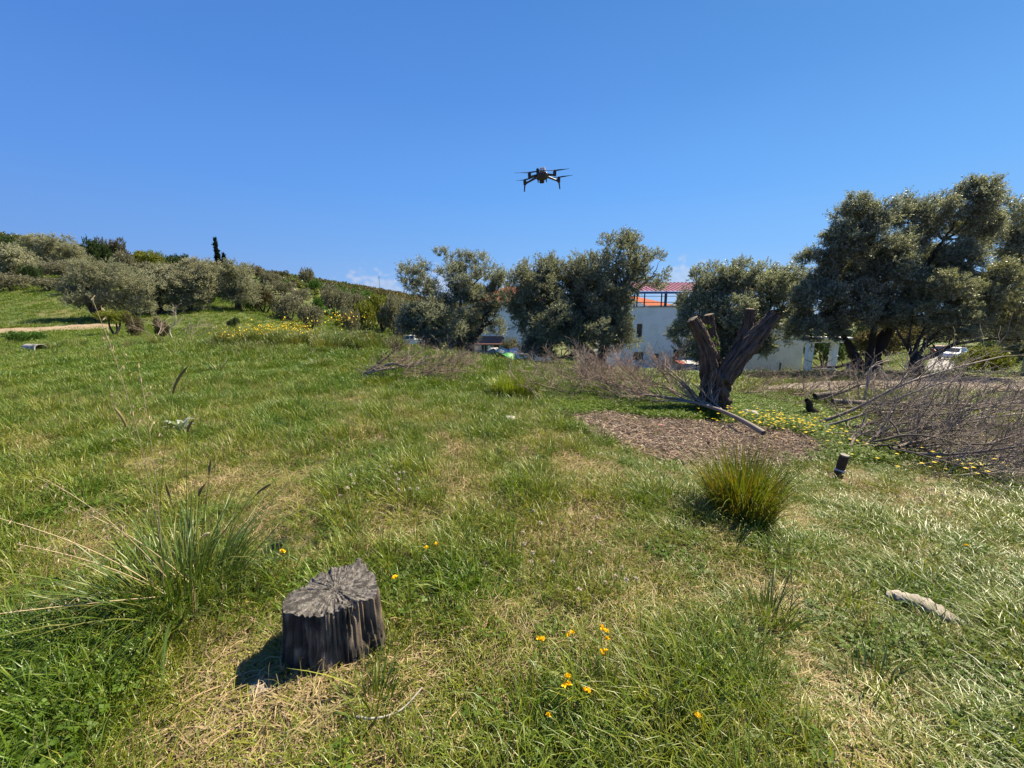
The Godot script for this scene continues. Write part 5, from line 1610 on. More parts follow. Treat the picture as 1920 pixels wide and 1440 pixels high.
func make_hill() -> void:
	make_bush_kinds()
	var crest := "bushes along the hill crest"
	var slope := "bushes on the hillside"
	var low := "bushes at the foot of the hill"
	var n := 600
	for b in [
		["dark green bush on the crest right of the large olive mass", "dark", crest, Vector3(-109.74, 13.7, -112), 3.44, 7.35],
		["grey bush on the crest beside the large olive mass", "grey", crest, Vector3(-115.603, 14.565, -114), 2.44, 5.73],
		["brownish tree rising above the crest left of the lime bushes", "brown", crest, Vector3(-111.235, 14.971, -118), 4.1, 7.4],
		["grey green bush below the brownish crest tree", "grey", slope, Vector3(-97.163, 11.478, -105), 3.23, 5.95],
		["yellow green bush on the crest above the round olive", "lime", crest, Vector3(-96.688, 13.037, -112), 4.49, 4.62],
		["lime bush just below the crest above the round olive", "lime", slope, Vector3(-84.272, 9.962, -100), 2.94, 3.9],
		["dark bush on the crest left of the cypress", "dark", crest, Vector3(-92.214, 13.718, -116), 4.34, 4.38],
		["grey bush left of the cypress foot", "grey", slope, Vector3(-70.901, 8.562, -95), 3.55, 5.16],
		["brown bush at the foot of the cypress", "brown", slope, Vector3(-77.4, 11.444, -108), 1.88, 3.4],
		["grey bush right of the cypress below the crest", "grey", crest, Vector3(-68.416, 11.121, -112), 2.99, 3.39],
		["mid slope grey bush right of the dark trunked olive", "grey", slope, Vector3(-55.454, 7.54, -95), 2.92, 3.84],
		["dark crest bush right of the cypress", "brown", crest, Vector3(-69.239, 11.988, -126), 2.86, 2.59],
		["round grey tree alone on the skyline above the green bush", "grey", crest, Vector3(-55.056, 8.963, -112), 2.69, 5],
		["fresh green bush below the round skyline tree", "leaf", slope, Vector3(-43.623, 5.846, -92), 1.97, 3.18],
		["grey green olive bush above the white stones", "grey", slope, Vector3(-46.608, 5.527, -85), 2.38, 2.7],
		["big dark bush at the slope foot left of the grey thicket", "brown", low, Vector3(-28.899, 1.733, -48), 1.67, 2.9],
		["black green bush hugging the big dark bush", "dark", low, Vector3(-30.792, 2.026, -50), 1, 2.06],
		["wide grey thicket behind the yellow flowers", "grey", low, Vector3(-24.846, 0.867, -46), 2.21, 3.06],
		["smaller grey thicket right of the wide one", "grey", low, Vector3(-21.07, 0.054, -43), 1.44, 2.64],
		["purple grey leafless tree on the mid slope", "grey", slope, Vector3(-29.973, 1.386, -70), 2.81, 4.99],
		["bright green bush left of the leafless tree", "leaf", slope, Vector3(-31.014, 1.426, -66), 1.15, 2.69],
		["lime bush right of the leafless tree", "lime", low, Vector3(-22.403, -1.015, -62), 1.41, 4.66],
		["green bush below the ridge left of the pole", "leaf", slope, Vector3(-34.421, 4.298, -98), 2.62, 2.76],
		["yellow green bush next to the grey tree left of the loose olive", "lime", low, Vector3(-20.932, -1.303, -66), 1.06, 5.75],
		["grey tree left of the loose twin stemmed olive", "grey", low, Vector3(-17.591, -2.382, -62), 1.82, 6.97],
		["pale weathered bush right of the yellow flowers", "grey", low, Vector3(-19.848, -0.845, -50), 1.34, 3.34],
		["dull grey thicket on the left edge above the dirt path", "grey", low, Vector3(-62.693, 4.461, -52), 2.43, 2.14],
		["second dull thicket above the dirt path", "grey", low, Vector3(-57.936, 4.531, -52), 2.08, 1.65],
		["dark green bush above the dull thickets", "dark", low, Vector3(-66.811, 5.939, -58), 1.55, 2.17],
		["brownish bush between the thickets and the leaning olive", "brown", low, Vector3(-53.406, 3.975, -50), 1.34, 1.22],
		["dark green bush at the top left corner of the hill", "dark", crest, Vector3(-154, 21.357, -128), 3.42, 3.7],
		["grey bush under the crest at the left edge", "grey", slope, Vector3(-111.934, 11.367, -98), 2.62, 4.41],
		["olive bush behind the round grove olive", "grey", slope, Vector3(-62.975, 6.174, -78), 3.13, 4.13],
		["olive bush behind the dark trunked grove olive", "grey", slope, Vector3(-43.938, 4.098, -62), 2.07, 3.43],
		["lime bush at the right foot of the dark trunked olive", "leaf", low, Vector3(-31.775, 2.222, -50), 1, 1.22],
		["dark bush under the grove olives", "dark", low, Vector3(-36.623, 2.924, -50), 1.47, 1.31],
		["green bush behind the pickup truck", "leaf", low, Vector3(-17.687, -2.155, -66), 1.5, 2.91],
		["dark olive bush behind the pickup bed", "dark", low, Vector3(-14.429, -1.775, -80), 1.92, 2.66],
		["grey olive bush between the leaning olive and the round one", "grey", low, Vector3(-47.505, 4.057, -52), 2.08, 2.33],
		["pale grey olive bush high behind the leaning olive", "grey", slope, Vector3(-79.796, 6.718, -80), 4.27, 5.38],
		["grey olive bush left of the leaning olive", "grey", low, Vector3(-67.193, 6.883, -62), 2.48, 2.55],
		["soft grey bush above the round olive", "grey", slope, Vector3(-75.413, 7.436, -88), 4.11, 4.96],
		["grey olive bush right of the dark trunked olive", "grey", low, Vector3(-36.291, 2.718, -60), 1.84, 3.13],
		["grey olive bush under the cypress", "grey", slope, Vector3(-58.068, 6.3, -84), 3.14, 4.78],
		["pale grey bush on the open mid slope", "grey", slope, Vector3(-38.684, 3.65, -76), 2.23, 2.57],
		["dark green bush on the open mid slope", "leaf", slope, Vector3(-37.033, 4.749, -92), 2.7, 2.44],
		["brown bush high below the pole", "brown", slope, Vector3(-37.744, 5.464, -120), 4.01, 3.12],
		["grey bush between the leafless tree and the lime bush", "grey", slope, Vector3(-28.563, 1.433, -74), 2.27, 3.92],
		["tiny dark bush in the short grass right of the grove", "dark", low, Vector3(-24.537, 0.477, -36), 0.63, 0.85],
	]:
		n += 1
		bush("hill_bush", b[0], b[1], b[3], b[4], b[5] * 1.08, n, b[2], 0.08)
	# the cypress with its two spires
	var at := Vector3(-82.389, 13.522, -118)
	at = on_ground(at)
	var o := thing("cypress", "dark narrow cypress with two spires on the skyline", "tree", at)
	var lobes := []
	for q in 9:
		var t := q / 8.0
		lobes.append([at + Vector3(-0.35 * t, 0.8 + 7.4 * t, 0), 0.55 * (1.0 - t) + 0.16, 0.9])
	for q in 6:
		var t := q / 5.0
		lobes.append([at + Vector3(1.5 + 0.2 * t, 0.6 + 3.6 * t, 0.2), 0.42 * (1.0 - t) + 0.14, 0.7])
	var cy := spray(290, 42, 0.8, 0.26, 0.09, [Color(0.018, 0.028, 0.016), Color(0.028, 0.04, 0.02), Color(0.014, 0.02, 0.013)], 1.6)
	many("crown", cy, crown_copies(lobes, at, 900, 0.55, 0.9, Color(1, 1, 1), 91, 0.9, -0.9, 0.5, 1.6), o).set_meta("kind", "stuff")
	var s := Shape.new()
	s.tube([Vector3(0, -0.5, 0), Vector3(0, 2.0, 0), Vector3(-0.3, 7.0, 0)], [0.2, 0.16, 0.04], 8, Color(0.07, 0.06, 0.05))
	part("trunk", s, M.bark, o)
	# low scrub that clothes the rest of the slope, one mass too far to count
	rng.seed = 66
	var kinds := ["grey", "dark", "lime", "brown", "leaf"]
	var bufs := {}
	for q in kinds: bufs[q] = PackedFloat32Array()
	var blob := {}
	var n2 := 0
	var tones := {"grey": Color(0.2, 0.195, 0.12), "dark": Color(0.06, 0.09, 0.028), "lime": Color(0.17, 0.19, 0.035), "brown": Color(0.15, 0.115, 0.06), "leaf": Color(0.085, 0.15, 0.03)}
	for q in kinds:
		blob[q] = spray(700 + n2, 54, 0.9, 0.24, 0.08, [tones[q], tones[q] * 0.7, tones[q] * 1.3], 0.4)
		n2 += 1
	for i in 26000:
		var d := 52.0 + 160.0 * sqrt(rng.randf())
		var az := R(-1.7, 0.05)
		var x := az * d
		var z := -d
		var f := patchy.get_noise_2d(x * 0.14, z * 0.14) + 0.4 * patchy.get_noise_2d(x * 0.6, z * 0.6)
		var ridge := smoothstep(105.0, 150.0, d)
		var right := smoothstep(-0.62, -0.3, az)
		if f < 0.12 - 0.5 * ridge * right - 0.24 * right - 0.2 * ridge: continue
		var w := fposmod(f * 3.0 + R(-0.35, 0.35) + patchy.get_noise_2d(x * 0.3 + 90.0, z * 0.3), 1.0)
		var kd: String = kinds[mini(int(w * 5.0), 4)]
		if ridge > 0.5 and az > -0.5 and rng.randf() < 0.6: kd = "brown"
		var y := Vector3(R(-0.7, 0.7), 1, R(-0.7, 0.7)).normalized()
		var xx := y.cross(Vector3(R(-1, 1), 0, R(-1, 1))).normalized()
		var sc := R(0.9, 2.1)
		add_copy(bufs[kd], xx * sc, y * sc, xx.cross(y) * sc, Vector3(x, ground(x, z) + R(-0.1, 0.6), z), grey(R(0.75, 1.25)))
	o = thing("hill_scrub", "low mixed scrub clothing the hillside and ridge", "scrub", Vector3.ZERO, "", "stuff")
	for q in kinds: many("scrub", blob[q], bufs[q], o)
	for w in [Vector3(-51.397, 6.902, -93.067), Vector3(-45.666, 6.601, -98.661), Vector3(-47.811, 8.233, -137.668), Vector3(-49.429, 6.648, -92.699), Vector3(-78.081, 12.909, -116.826), Vector3(-43.651, 7.516, -141.247)]:
		n += 1
		stone("hill_boulder", "pale boulder showing among the hillside scrub", w, Vector3(2.2, 1.3, 1.8), Color(0.5, 0.47, 0.42), M.stone, n, "boulder", "pale boulders on the hillside")

func make_dead_wood() -> void:
	var pale := Color(0.26, 0.195, 0.145)
	var dark := Color(0.11, 0.082, 0.065)
	var greyc := Color(0.25, 0.21, 0.175)
	# left heap
	var lg := "cut branches in the heap before the loose olive"
	cut_branch("dark forked branch rising at the left end of the near heap", lg, [Vector3(-3.834, 0.052, -10), Vector3(-3.482, 0.28, -10.1), Vector3(-3.122, 0.565, -10.2), Vector3(-2.87, 0.799, -10.3)], 0.045, 2, 0.55, 0.7, dark, 10, 801)
	cut_branch("crooked bare branch arching over the middle of the left heap", lg, [Vector3(-3.579, 0.174, -9.9), Vector3(-2.948, 0.412, -9.9), Vector3(-2.533, 0.345, -9.8), Vector3(-2.094, 0.491, -9.9)], 0.04, 2, 0.5, 0.75, Color(0.2, 0.165, 0.14), 10, 802)
	cut_branch("bleached twig tips fanning out left of the heap", lg, [Vector3(-2.859, 0.319, -9.8), Vector3(-3.218, 0.28, -9.7), Vector3(-3.524, 0.165, -9.6)], 0.03, 2, 0.35, 0.8, greyc, 9, 803)
	brush_pile("heap of dry brown twigs in the grass left of centre", [Vector3(-2.628, 0.002, -10.505), 0.85, 0.5], Vector3(0.8, 0.12, 0.15), 24, 1.15, 0.5, 0.015, pale, 8, 810)
	brush_pile("sparse dry twigs trailing off the left heap toward the olives", [Vector3(-2.007, -0.022, -12.409), 0.9, 0.7], Vector3(0.7, 0.15, -0.4), 6, 1.0, 0.3, 0.012, pale, 7, 811)
	# heap left of the pollard
	var mg := "cut branches left of the pollarded trunk"
	cut_branch("long grey pole-like branch lying across the pollard foot", mg, [Vector3(3.989, -0.249, -6.2), Vector3(3.858, -0.145, -6.7), Vector3(3.691, -0.088, -7.3), Vector3(3.29, -0.053, -7.9), Vector3(2.702, -0.042, -8.4), Vector3(2.233, 0.071, -8.8), Vector3(1.834, 0.274, -9.2)], 0.046, 2, 1.0, 0.6, Color(0.22, 0.185, 0.155), 22, 821)
	cut_branch("thin dark branch curving up behind the grey pole", mg, [Vector3(3.606, -0.096, -7.7), Vector3(3.532, 0.123, -8), Vector3(3.37, 0.315, -8.3), Vector3(3.193, 0.476, -8.6)], 0.03, 2, 0.5, 0.7, dark, 8, 822)
	cut_branch("upright slanting twig left of the pollarded trunk", mg, [Vector3(3.734, -0.075, -7.8), Vector3(3.3, 0.383, -8), Vector3(2.901, 0.746, -8.2)], 0.022, 2, 0.45, 0.6, pale, 8, 823)
	brush_pile("fan of fine pinkish dry twigs left of the pollarded trunk", [Vector3(3.096, -0.315, -9.033), 0.9, 0.8], Vector3(-0.75, 0.42, -0.1), 30, 1.3, 0.55, 0.014, Color(0.29, 0.21, 0.17), 9, 830)
	brush_pile("low grey twigs left of the pink fan", [Vector3(1.541, -0.284, -9.184), 0.8, 0.6], Vector3(-0.7, 0.25, 0.1), 15, 1.2, 0.4, 0.013, Color(0.22, 0.17, 0.13), 8, 831)
	brush_pile("dead twigs in the shade under the broad olive", [Vector3(1.495, -0.331, -12.473), 1.2, 0.9], Vector3(-0.3, 0.5, 0.1), 9, 1.3, 0.4, 0.014, Color(0.21, 0.16, 0.125), 7, 832)
	# heap on the right
	var rg := "cut branches in the large heap at right"
	cut_branch("long dark limb lying flat along the back of the right heap", rg, [Vector3(7.422, -0.375, -9.2), Vector3(8.236, -0.382, -9), Vector3(9.242, -0.362, -8.8), Vector3(10.19, -0.317, -8.6), Vector3(11.563, -0.246, -8.6)], 0.06, 2, 0.9, 0.6, Color(0.19, 0.155, 0.13), 14, 841)
	cut_branch("pair of thin stems slanting up to the right from one butt", rg, [Vector3(5.703, -0.539, -7.6), Vector3(6.477, -0.176, -7.5), Vector3(7.214, 0.314, -7.4), Vector3(8.254, 0.62, -7.5), Vector3(9.347, 0.819, -7.7)], 0.035, 2, 0.9, 0.6, greyc, 13, 842)
	cut_branch("second slanting stem just below the thin pair", rg, [Vector3(5.641, -0.545, -7.4), Vector3(6.333, -0.225, -7.2), Vector3(6.956, 0.154, -7.1), Vector3(7.825, 0.535, -7)], 0.03, 2, 0.9, 0.6, greyc, 12, 843)
	cut_branch("pale curved stem running level to the right edge", rg, [Vector3(5.587, -0.51, -7.5), Vector3(5.812, -0.558, -7.1), Vector3(6.4, -0.487, -6.9), Vector3(7.21, -0.313, -6.8), Vector3(8.016, -0.18, -6.8), Vector3(9.181, -0.029, -6.8)], 0.042, 2, 0.9, 0.6, greyc, 14, 844)
	cut_branch("dark limb descending to the lower right corner of the heap", rg, [Vector3(5.58, -0.563, -6.8), Vector3(6.056, -0.545, -6.4), Vector3(6.535, -0.506, -6.1), Vector3(6.963, -0.569, -5.8), Vector3(7.513, -0.696, -5.4)], 0.05, 2, 0.95, 0.6, Color(0.23, 0.2, 0.18), 15, 845)
	cut_branch("grey limb below the dark descending one", rg, [Vector3(5.92, -0.549, -6.2), Vector3(6.331, -0.496, -5.9), Vector3(6.626, -0.577, -5.5), Vector3(7.104, -0.606, -5.1)], 0.042, 2, 0.8, 0.65, greyc, 13, 846)
	cut_branch("thick short log at the left end of the right heap", rg, [Vector3(7.623, -0.437, -10), Vector3(8.042, -0.355, -10), Vector3(8.54, -0.265, -10.1)], 0.10, 1, 0.5, 0.6, Color(0.17, 0.135, 0.105), 4, 847)
	cut_branch("pale branching twig standing up in the right heap", rg, [Vector3(7.806, -0.265, -8.8), Vector3(7.827, 0.071, -8.8), Vector3(7.93, 0.437, -8.9), Vector3(8.423, 0.592, -9)], 0.028, 2, 0.5, 0.7, Color(0.36, 0.29, 0.23), 8, 848)
	brush_pile("tangle of bare grey twigs topping the right heap", [Vector3(8.961, -0.733, -9), 1.9, 0.8], Vector3(0.75, 0.3, 0.05), 28, 1.6, 0.48, 0.021, Color(0.22, 0.17, 0.135), 7, 850)
	brush_pile("dense brush coloured dark for the shade at the front of the right heap", [Vector3(6.651, -0.598, -5.8), 1.5, 0.55], Vector3(0.9, 0.1, 0.1), 34, 1.5, 0.42, 0.02, Color(0.15, 0.12, 0.1), 7, 851)  # twig colour darkened to stand in for the shade under the heap
	brush_pile("low brush at the left front of the right heap", [Vector3(6.071, -0.575, -6.5), 0.9, 0.4], Vector3(0.95, 0.08, 0.1), 20, 1.4, 0.3, 0.016, Color(0.17, 0.135, 0.11), 7, 855)
	cut_branch("front limb sweeping low to the right edge", rg, [Vector3(5.202, -0.547, -5.9), Vector3(5.62, -0.481, -5.5), Vector3(6.06, -0.519, -5.2), Vector3(6.717, -0.618, -4.8)], 0.035, 2, 0.8, 0.6, Color(0.2, 0.17, 0.15), 14, 856)
	cut_branch("thin forward stem under the front limb", rg, [Vector3(5.449, -0.475, -5.4), Vector3(5.704, -0.526, -5), Vector3(6.031, -0.547, -4.8), Vector3(6.525, -0.648, -4.5)], 0.025, 2, 0.7, 0.6, Color(0.24, 0.2, 0.17), 12, 857)
	cut_branch("long thin stem crossing the heap above the pale curved one", rg, [Vector3(6.264, -0.426, -7.2), Vector3(7.013, -0.193, -7), Vector3(7.829, -0.072, -6.9), Vector3(9.257, 0.213, -6.9)], 0.026, 2, 0.8, 0.6, Color(0.2, 0.165, 0.14), 13, 858)
	brush_pile("brush heap running on beyond the right edge", [Vector3(9.2, -0.806, -7.2), 1.3, 0.7], Vector3(0.9, 0.2, 0.0), 26, 1.6, 0.5, 0.021, Color(0.17, 0.135, 0.11), 7, 852)
	brush_pile("long low bank of brown twigs behind the pollarded trunk", [Vector3(7.236, -0.616, -11), 1.6, 0.6], Vector3(0.9, 0.1, 0.1), 26, 1.2, 0.28, 0.014, Color(0.2, 0.145, 0.11), 8, 853)
	brush_pile("dry twigs lying on the pinkish soil strip", [Vector3(13.045, -0.727, -12.5), 3.0, 0.9], Vector3(0.9, 0.15, 0.2), 20, 1.4, 0.3, 0.015, Color(0.27, 0.205, 0.165), 7, 854)
	# bare shrub far left
	cut_branch("bleached dead shrub branches beside the golden bushes", "", [Vector3(-20.047, 0.268, -24), Vector3(-20.107, 0.736, -24), Vector3(-19.825, 1.228, -24.2), Vector3(-19.978, 1.756, -24.4)], 0.04, 2, 0.8, 0.9, Color(0.36, 0.31, 0.26), 9, 861)
	brush_pile("small dry heap behind the golden bushes", [Vector3(-20.081, 0.05, -25), 1.4, 0.8], Vector3(0.4, 0.5, 0.0), 8, 1.7, 0.6, 0.02, Color(0.3, 0.24, 0.19), 8, 862)
	brush_pile("little stick heap at the foot of the loose olive", [Vector3(-3.124, -0.22, -18.5), 0.9, 0.5], Vector3(0.8, 0.2, 0.0), 8, 1.1, 0.4, 0.02, Color(0.34, 0.28, 0.24), 7, 863)
	# the pollard
	var at := Vector3(4.075, -0.345, -7.935)
	at = on_ground(at)
	var o := thing("pollarded_olive", "thick olive trunk sawn back to four bare stubs", "tree", at)
	var bk := Color(0.27, 0.20, 0.15)
	var dk := Color(0.075, 0.058, 0.045)
	var local := func(p: Array) -> Array:
		var q := []
		for e in p: q.append(e - at)
		return q
	part("trunk", gnarled(local.call([Vector3(4.101, -0.539, -8), Vector3(4.081, -0.294, -8), Vector3(4.072, 0.069, -8), Vector3(4.079, 0.361, -8), Vector3(4.137, 0.554, -8)]), [0.40, 0.31, 0.265, 0.25, 0.17], 31, bk, dk), M.bark, o)
	for lb in [
		[[Vector3(3.973, 0.232, -8), Vector3(3.92, 0.608, -8), Vector3(3.852, 0.926, -8), Vector3(3.701, 1.239, -8), Vector3(3.513, 1.518, -8)], [0.19, 0.17, 0.15, 0.125, 0.115], 41],
		[[Vector3(4.077, 0.371, -8.15), Vector3(4.062, 0.806, -8.15), Vector3(3.984, 1.233, -8.15), Vector3(3.9, 1.6, -8.15)], [0.15, 0.115, 0.095, 0.10], 42],
		[[Vector3(4.208, 0.277, -8.05), Vector3(4.388, 0.655, -8.05), Vector3(4.565, 1.027, -8.05), Vector3(4.635, 1.393, -8.05), Vector3(4.657, 1.703, -8.05)], [0.21, 0.19, 0.165, 0.11, 0.095], 43],
		[[Vector3(4.148, 0.334, -7.9), Vector3(4.424, 0.757, -7.9), Vector3(4.697, 1.151, -7.9), Vector3(4.914, 1.448, -7.9), Vector3(5.049, 1.62, -7.9)], [0.20, 0.19, 0.17, 0.14, 0.13], 44]]:
		var pts: Array = local.call(lb[0])
		var lim := part("limb", gnarled(pts, lb[1], lb[2], bk, dk), M.bark, o)
		var dirn: Vector3 = (pts[-1] - pts[-2]).normalized()
		part("cut_end", cut_end(pts[-1], dirn, lb[1][-1] * 0.93, Color(0.42, 0.34, 0.25), lb[2]), M.bark, lim)
	for q in [Vector3(3.771, 1.346, -7.9), Vector3(3.961, 1.086, -7.95), Vector3(4.006, 0.93, -7.95)]:
		var sh := Shape.new()
		for i in 26:
			var d := Vector3(R(-1, 1), R(-0.3, 1), R(-0.2, 1)).normalized() * R(0.03, 0.07)
			sh.leaf(q - at + d * 0.7, d, d.cross(Vector3(R(-1, 1), R(-1, 1), 0.4)).normalized() * 0.009, Color(0.12, 0.19, 0.035) * R(0.8, 1.3))
		part("shoot", sh, M.herb, o)
	# the charred snag
	at = on_ground(Vector3(6.553, -0.621, -8.531))
	o = thing("snag", "small bent charred snag beside the thin stems", "snag", at)
	part("stem", gnarled([Vector3(0.05, -0.1, 0), Vector3(0.0, 0.08, 0), Vector3(-0.13, 0.2, 0), Vector3(-0.17, 0.33, 0.02), Vector3(-0.25, 0.40, 0.03)], [0.12, 0.09, 0.075, 0.06, 0.045], 51, Color(0.2, 0.155, 0.115), Color(0.05, 0.042, 0.035)), M.bark, o)

func make_plants() -> void:
	var gcol := [Color(0.085, 0.14, 0.02), Color(0.12, 0.17, 0.025), Color(0.07, 0.115, 0.02), Color(0.17, 0.18, 0.04), Color(0.10, 0.155, 0.04)]
	var gold := [Color(0.14, 0.16, 0.02), Color(0.18, 0.17, 0.02), Color(0.10, 0.135, 0.018), Color(0.24, 0.17, 0.03), Color(0.12, 0.15, 0.02)]
	# the rushy clump at right
	strap_clump("rush_clump", "dense golden green rush clump standing alone in the meadow", "grass clump", Vector3(1.995, -0.129, -3.282), 1400, 0.24, 0.42, 0.98, 0.0034, 0.55, gold, 71)
	strap_clump("grass_clump", "low dark green clump left of the yellow rush base", "grass clump", Vector3(1.506, -0.068, -3.131), 150, 0.13, 0.12, 0.26, 0.0035, 0.9, gcol, 72)
	# the big seeding clump at left
	var o := strap_clump("seeding_grass_clump", "tall grass clump with seed heads left of the stump", "grass clump", Vector3(-1.846, 0.003, -2.041), 440, 0.26, 0.25, 0.8, 0.0046, 1.0, gcol, 73)
	var at := o.position
	rng.seed = 74
	var stem := Color(0.13, 0.15, 0.04)
	for q in [[Vector3(-1.652, 1.225, -1.92), Vector3(0.16, -0.01, 0.0), 0.15], [Vector3(-1.865, 1.065, -1.9), Vector3(-0.03, 0.0, 0.0), 0.10], [Vector3(-1.621, 1.024, -1.95), Vector3(0.06, 0.0, 0.0), 0.07], [Vector3(-1.537, 0.8, -1.95), Vector3(0.0, 0.0, 0.0), 0.09], [Vector3(-1.664, 0.731, -1.85), Vector3(0.0, 0.0, 0), 0.09], [Vector3(-1.565, 0.708, -1.9), Vector3(0.03, 0, 0), 0.08], [Vector3(-1.276, 0.722, -1.9), Vector3(0.07, 0.0, 0), 0.08]]:
		var s := Shape.new()
		var h := Shape.new()
		spike(s, h, Vector3(R(-0.1, 0.1), 0, R(-0.1, 0.1)), q[0] - at - q[1] * 0.9, q[1], q[2], 0.0044, stem, Color(0.2, 0.17, 0.075))
		var st := part("stalk", s, M.grass, o)
		part("seed_head", h, M.dry, st)
	for q in [[Vector3(-1.466, 0.592, -1.75), Vector3(0.03, -0.01, 0.02)]]:
		var s := Shape.new()
		var h := Shape.new()
		spike(s, h, Vector3(R(-0.1, 0.1), 0, R(-0.1, 0.1)), q[0] - at, q[1], 0.075, 0.0042, stem, Color(0.62, 0.52, 0.33))
		var st := part("stalk", s, M.grass, o)
		part("seed_head", h, M.dry, st)
	# pale wild oats leaning out of it
	for q in [[Vector3(-1.567, 1.661, -1.6), Vector3(-0.12, 0.0, 0.02)], [Vector3(-2.006, 0.902, -1.7), Vector3(-0.1, -0.03, 0.05)], [Vector3(-1.647, 1.365, -1.8), Vector3(-0.06, 0.0, 0.0)], [Vector3(-2.255, 0.725, -1.7), Vector3(-0.14, -0.04, 0.04)], [Vector3(-2.056, 0.654, -1.6), Vector3(-0.12, -0.03, 0.05)], [Vector3(-2.1, 0.417, -1.45), Vector3(-0.1, 0.0, 0.05)], [Vector3(-1.934, 0.776, -1.7), Vector3(-0.08, -0.03, 0.05)]]:
		var s := Shape.new()
		var h := Shape.new()
		oat_stalk(s, h, Vector3(R(-0.12, 0.12), 0, R(-0.1, 0.1)), q[0] - at - q[1] * 0.6, q[1], Color(0.5, 0.41, 0.25), 0.06)
		var st := part("oat_stalk", s, M.dry, o)
		part("oat_seed", h, M.dry, st)
	var gc := "small grass clumps in the near meadow"
	var n := 900
	for c in [[Vector3(-2.098, 0.003, -1.958), "broad bladed clump left of the seeding clump", 0.2, 0.5], [Vector3(-1.495, 0.001, -1.902), "leafy clump between the seeding clump and the stump's left side", 0.16, 0.34], [Vector3(-0.961, 0.001, -1.58), "low tuft against the stump's left foot", 0.07, 0.16], [Vector3(-0.707, 0.001, -1.513), "low tuft against the stump's front foot", 0.08, 0.13], [Vector3(-0.591, 0.001, -1.666), "tuft against the stump's right foot", 0.08, 0.17], [Vector3(-1.84, 0.002, -1.416), "lush dark clump at the lower left corner", 0.17, 0.32], [Vector3(-2.283, 0.003, -1.62), "lush clump on the left edge below the oats", 0.16, 0.3], [Vector3(-1.62, 0.003, -2.129), "blue green clump between the seeding clump and stump", 0.12, 0.36], [Vector3(-1.519, 0.005, -2.274), "arching green clump just behind the stump", 0.1, 0.3], [Vector3(-0.57, 0.001, -1.417), "clump of broad blades before the stump", 0.1, 0.28], [Vector3(0.942, -0.051, -1.736), "dark leafy clump in the lower middle meadow", 0.18, 0.2], [Vector3(1.423, -0.095, -1.996), "thin yellowish upright clump right of the dark leafy one", 0.12, 0.42], [Vector3(3.039, -0.158, -2.246), "bright green clump at the right edge beside the bleached slab", 0.2, 0.2], [Vector3(3.094, -0.188, -2.437), "green clump above the bleached slab", 0.18, 0.18], [Vector3(-5.745, 0.035, -6.935), "blue green grass clump above the silver thistle", 0.3, 0.3], [Vector3(0.742, -0.177, -7.874), "small clump above the white stone", 0.1, 0.25], [Vector3(0.068, 0.003, -3.245), "clump in the middle of the meadow", 0.14, 0.2], [Vector3(-1.046, 0.019, -3.314), "dark tuft among the white clover flowers", 0.06, 0.2], [Vector3(1.686, -0.111, -1.619), "wispy clump low at right", 0.14, 0.26], [Vector3(0.446, -0.019, -1.286), "green clump at the bottom edge", 0.12, 0.2]]:
		n += 1
		strap_clump("grass_clump", c[1], "grass clump", c[0], 110, c[2], c[3] * 0.5, c[3], 0.0036, 0.8, gcol, n, gc)
	# dark thin stalks right of centre
	o = thing("dry_stalks", "thin brown dead stalks rising from the yellowish clump", "dead stalks", on_ground(Vector3(1.429, -0.096, -1.958)))
	at = o.position
	for q in [Vector3(1.46, 0.582, -1.95), Vector3(1.281, 0.447, -1.95), Vector3(1.494, 0.236, -1.9), Vector3(1.483, 0.386, -2)]:
		var s := Shape.new()
		s.tube(wavy(Vector3(R(-0.1, 0.1), 0, R(-0.06, 0.06)), q - at, 6, 0.02), taper(0.0022, 0.0008, 7), 5, Color(0.15, 0.11, 0.07))
		part("stalk", s, M.twig, o)
	# broad straw blades lying before the stump
	var s1 := Shape.new()
	arc_blade(s1, Vector3.ZERO, Vector3(-0.9, 0, 0.2).normalized(), 0.24, 0.30, 0.005, 0.1, Color(0.33, 0.36, 0.07), 0.5)
	arc_blade(s1, Vector3(0.02, 0, 0.02), Vector3(-0.6, 0, 0.5).normalized(), 0.16, 0.2, 0.004, 0.6, Color(0.26, 0.31, 0.06), 0.5)
	arc_blade(s1, Vector3(0.05, 0, -0.05), Vector3(0.3, 0, -0.3).normalized(), 0.26, 0.05, 0.0045, 0.2, Color(0.15, 0.22, 0.04), 0.5)
	solid("grass_blade_tuft", s1, M.grass, "broad yellow green blades leaning across the front of the stump", "grass clump", on_ground(Vector3(-0.608, 0.001, -1.464)))
	var s2 := Shape.new()
	arc_blade(s2, Vector3.ZERO, Vector3(-1, 0, 0.1).normalized(), 0.07, 0.2, 0.005, 0.7, Color(0.48, 0.30, 0.03), 0.3)
	solid("yellowed_blade", s2, M.dry, "yellowed grass blade bent over below the stump", "grass blade", on_ground(Vector3(-0.585, 0.001, -1.398)))
	# yellow flowers in front
	n = 1000
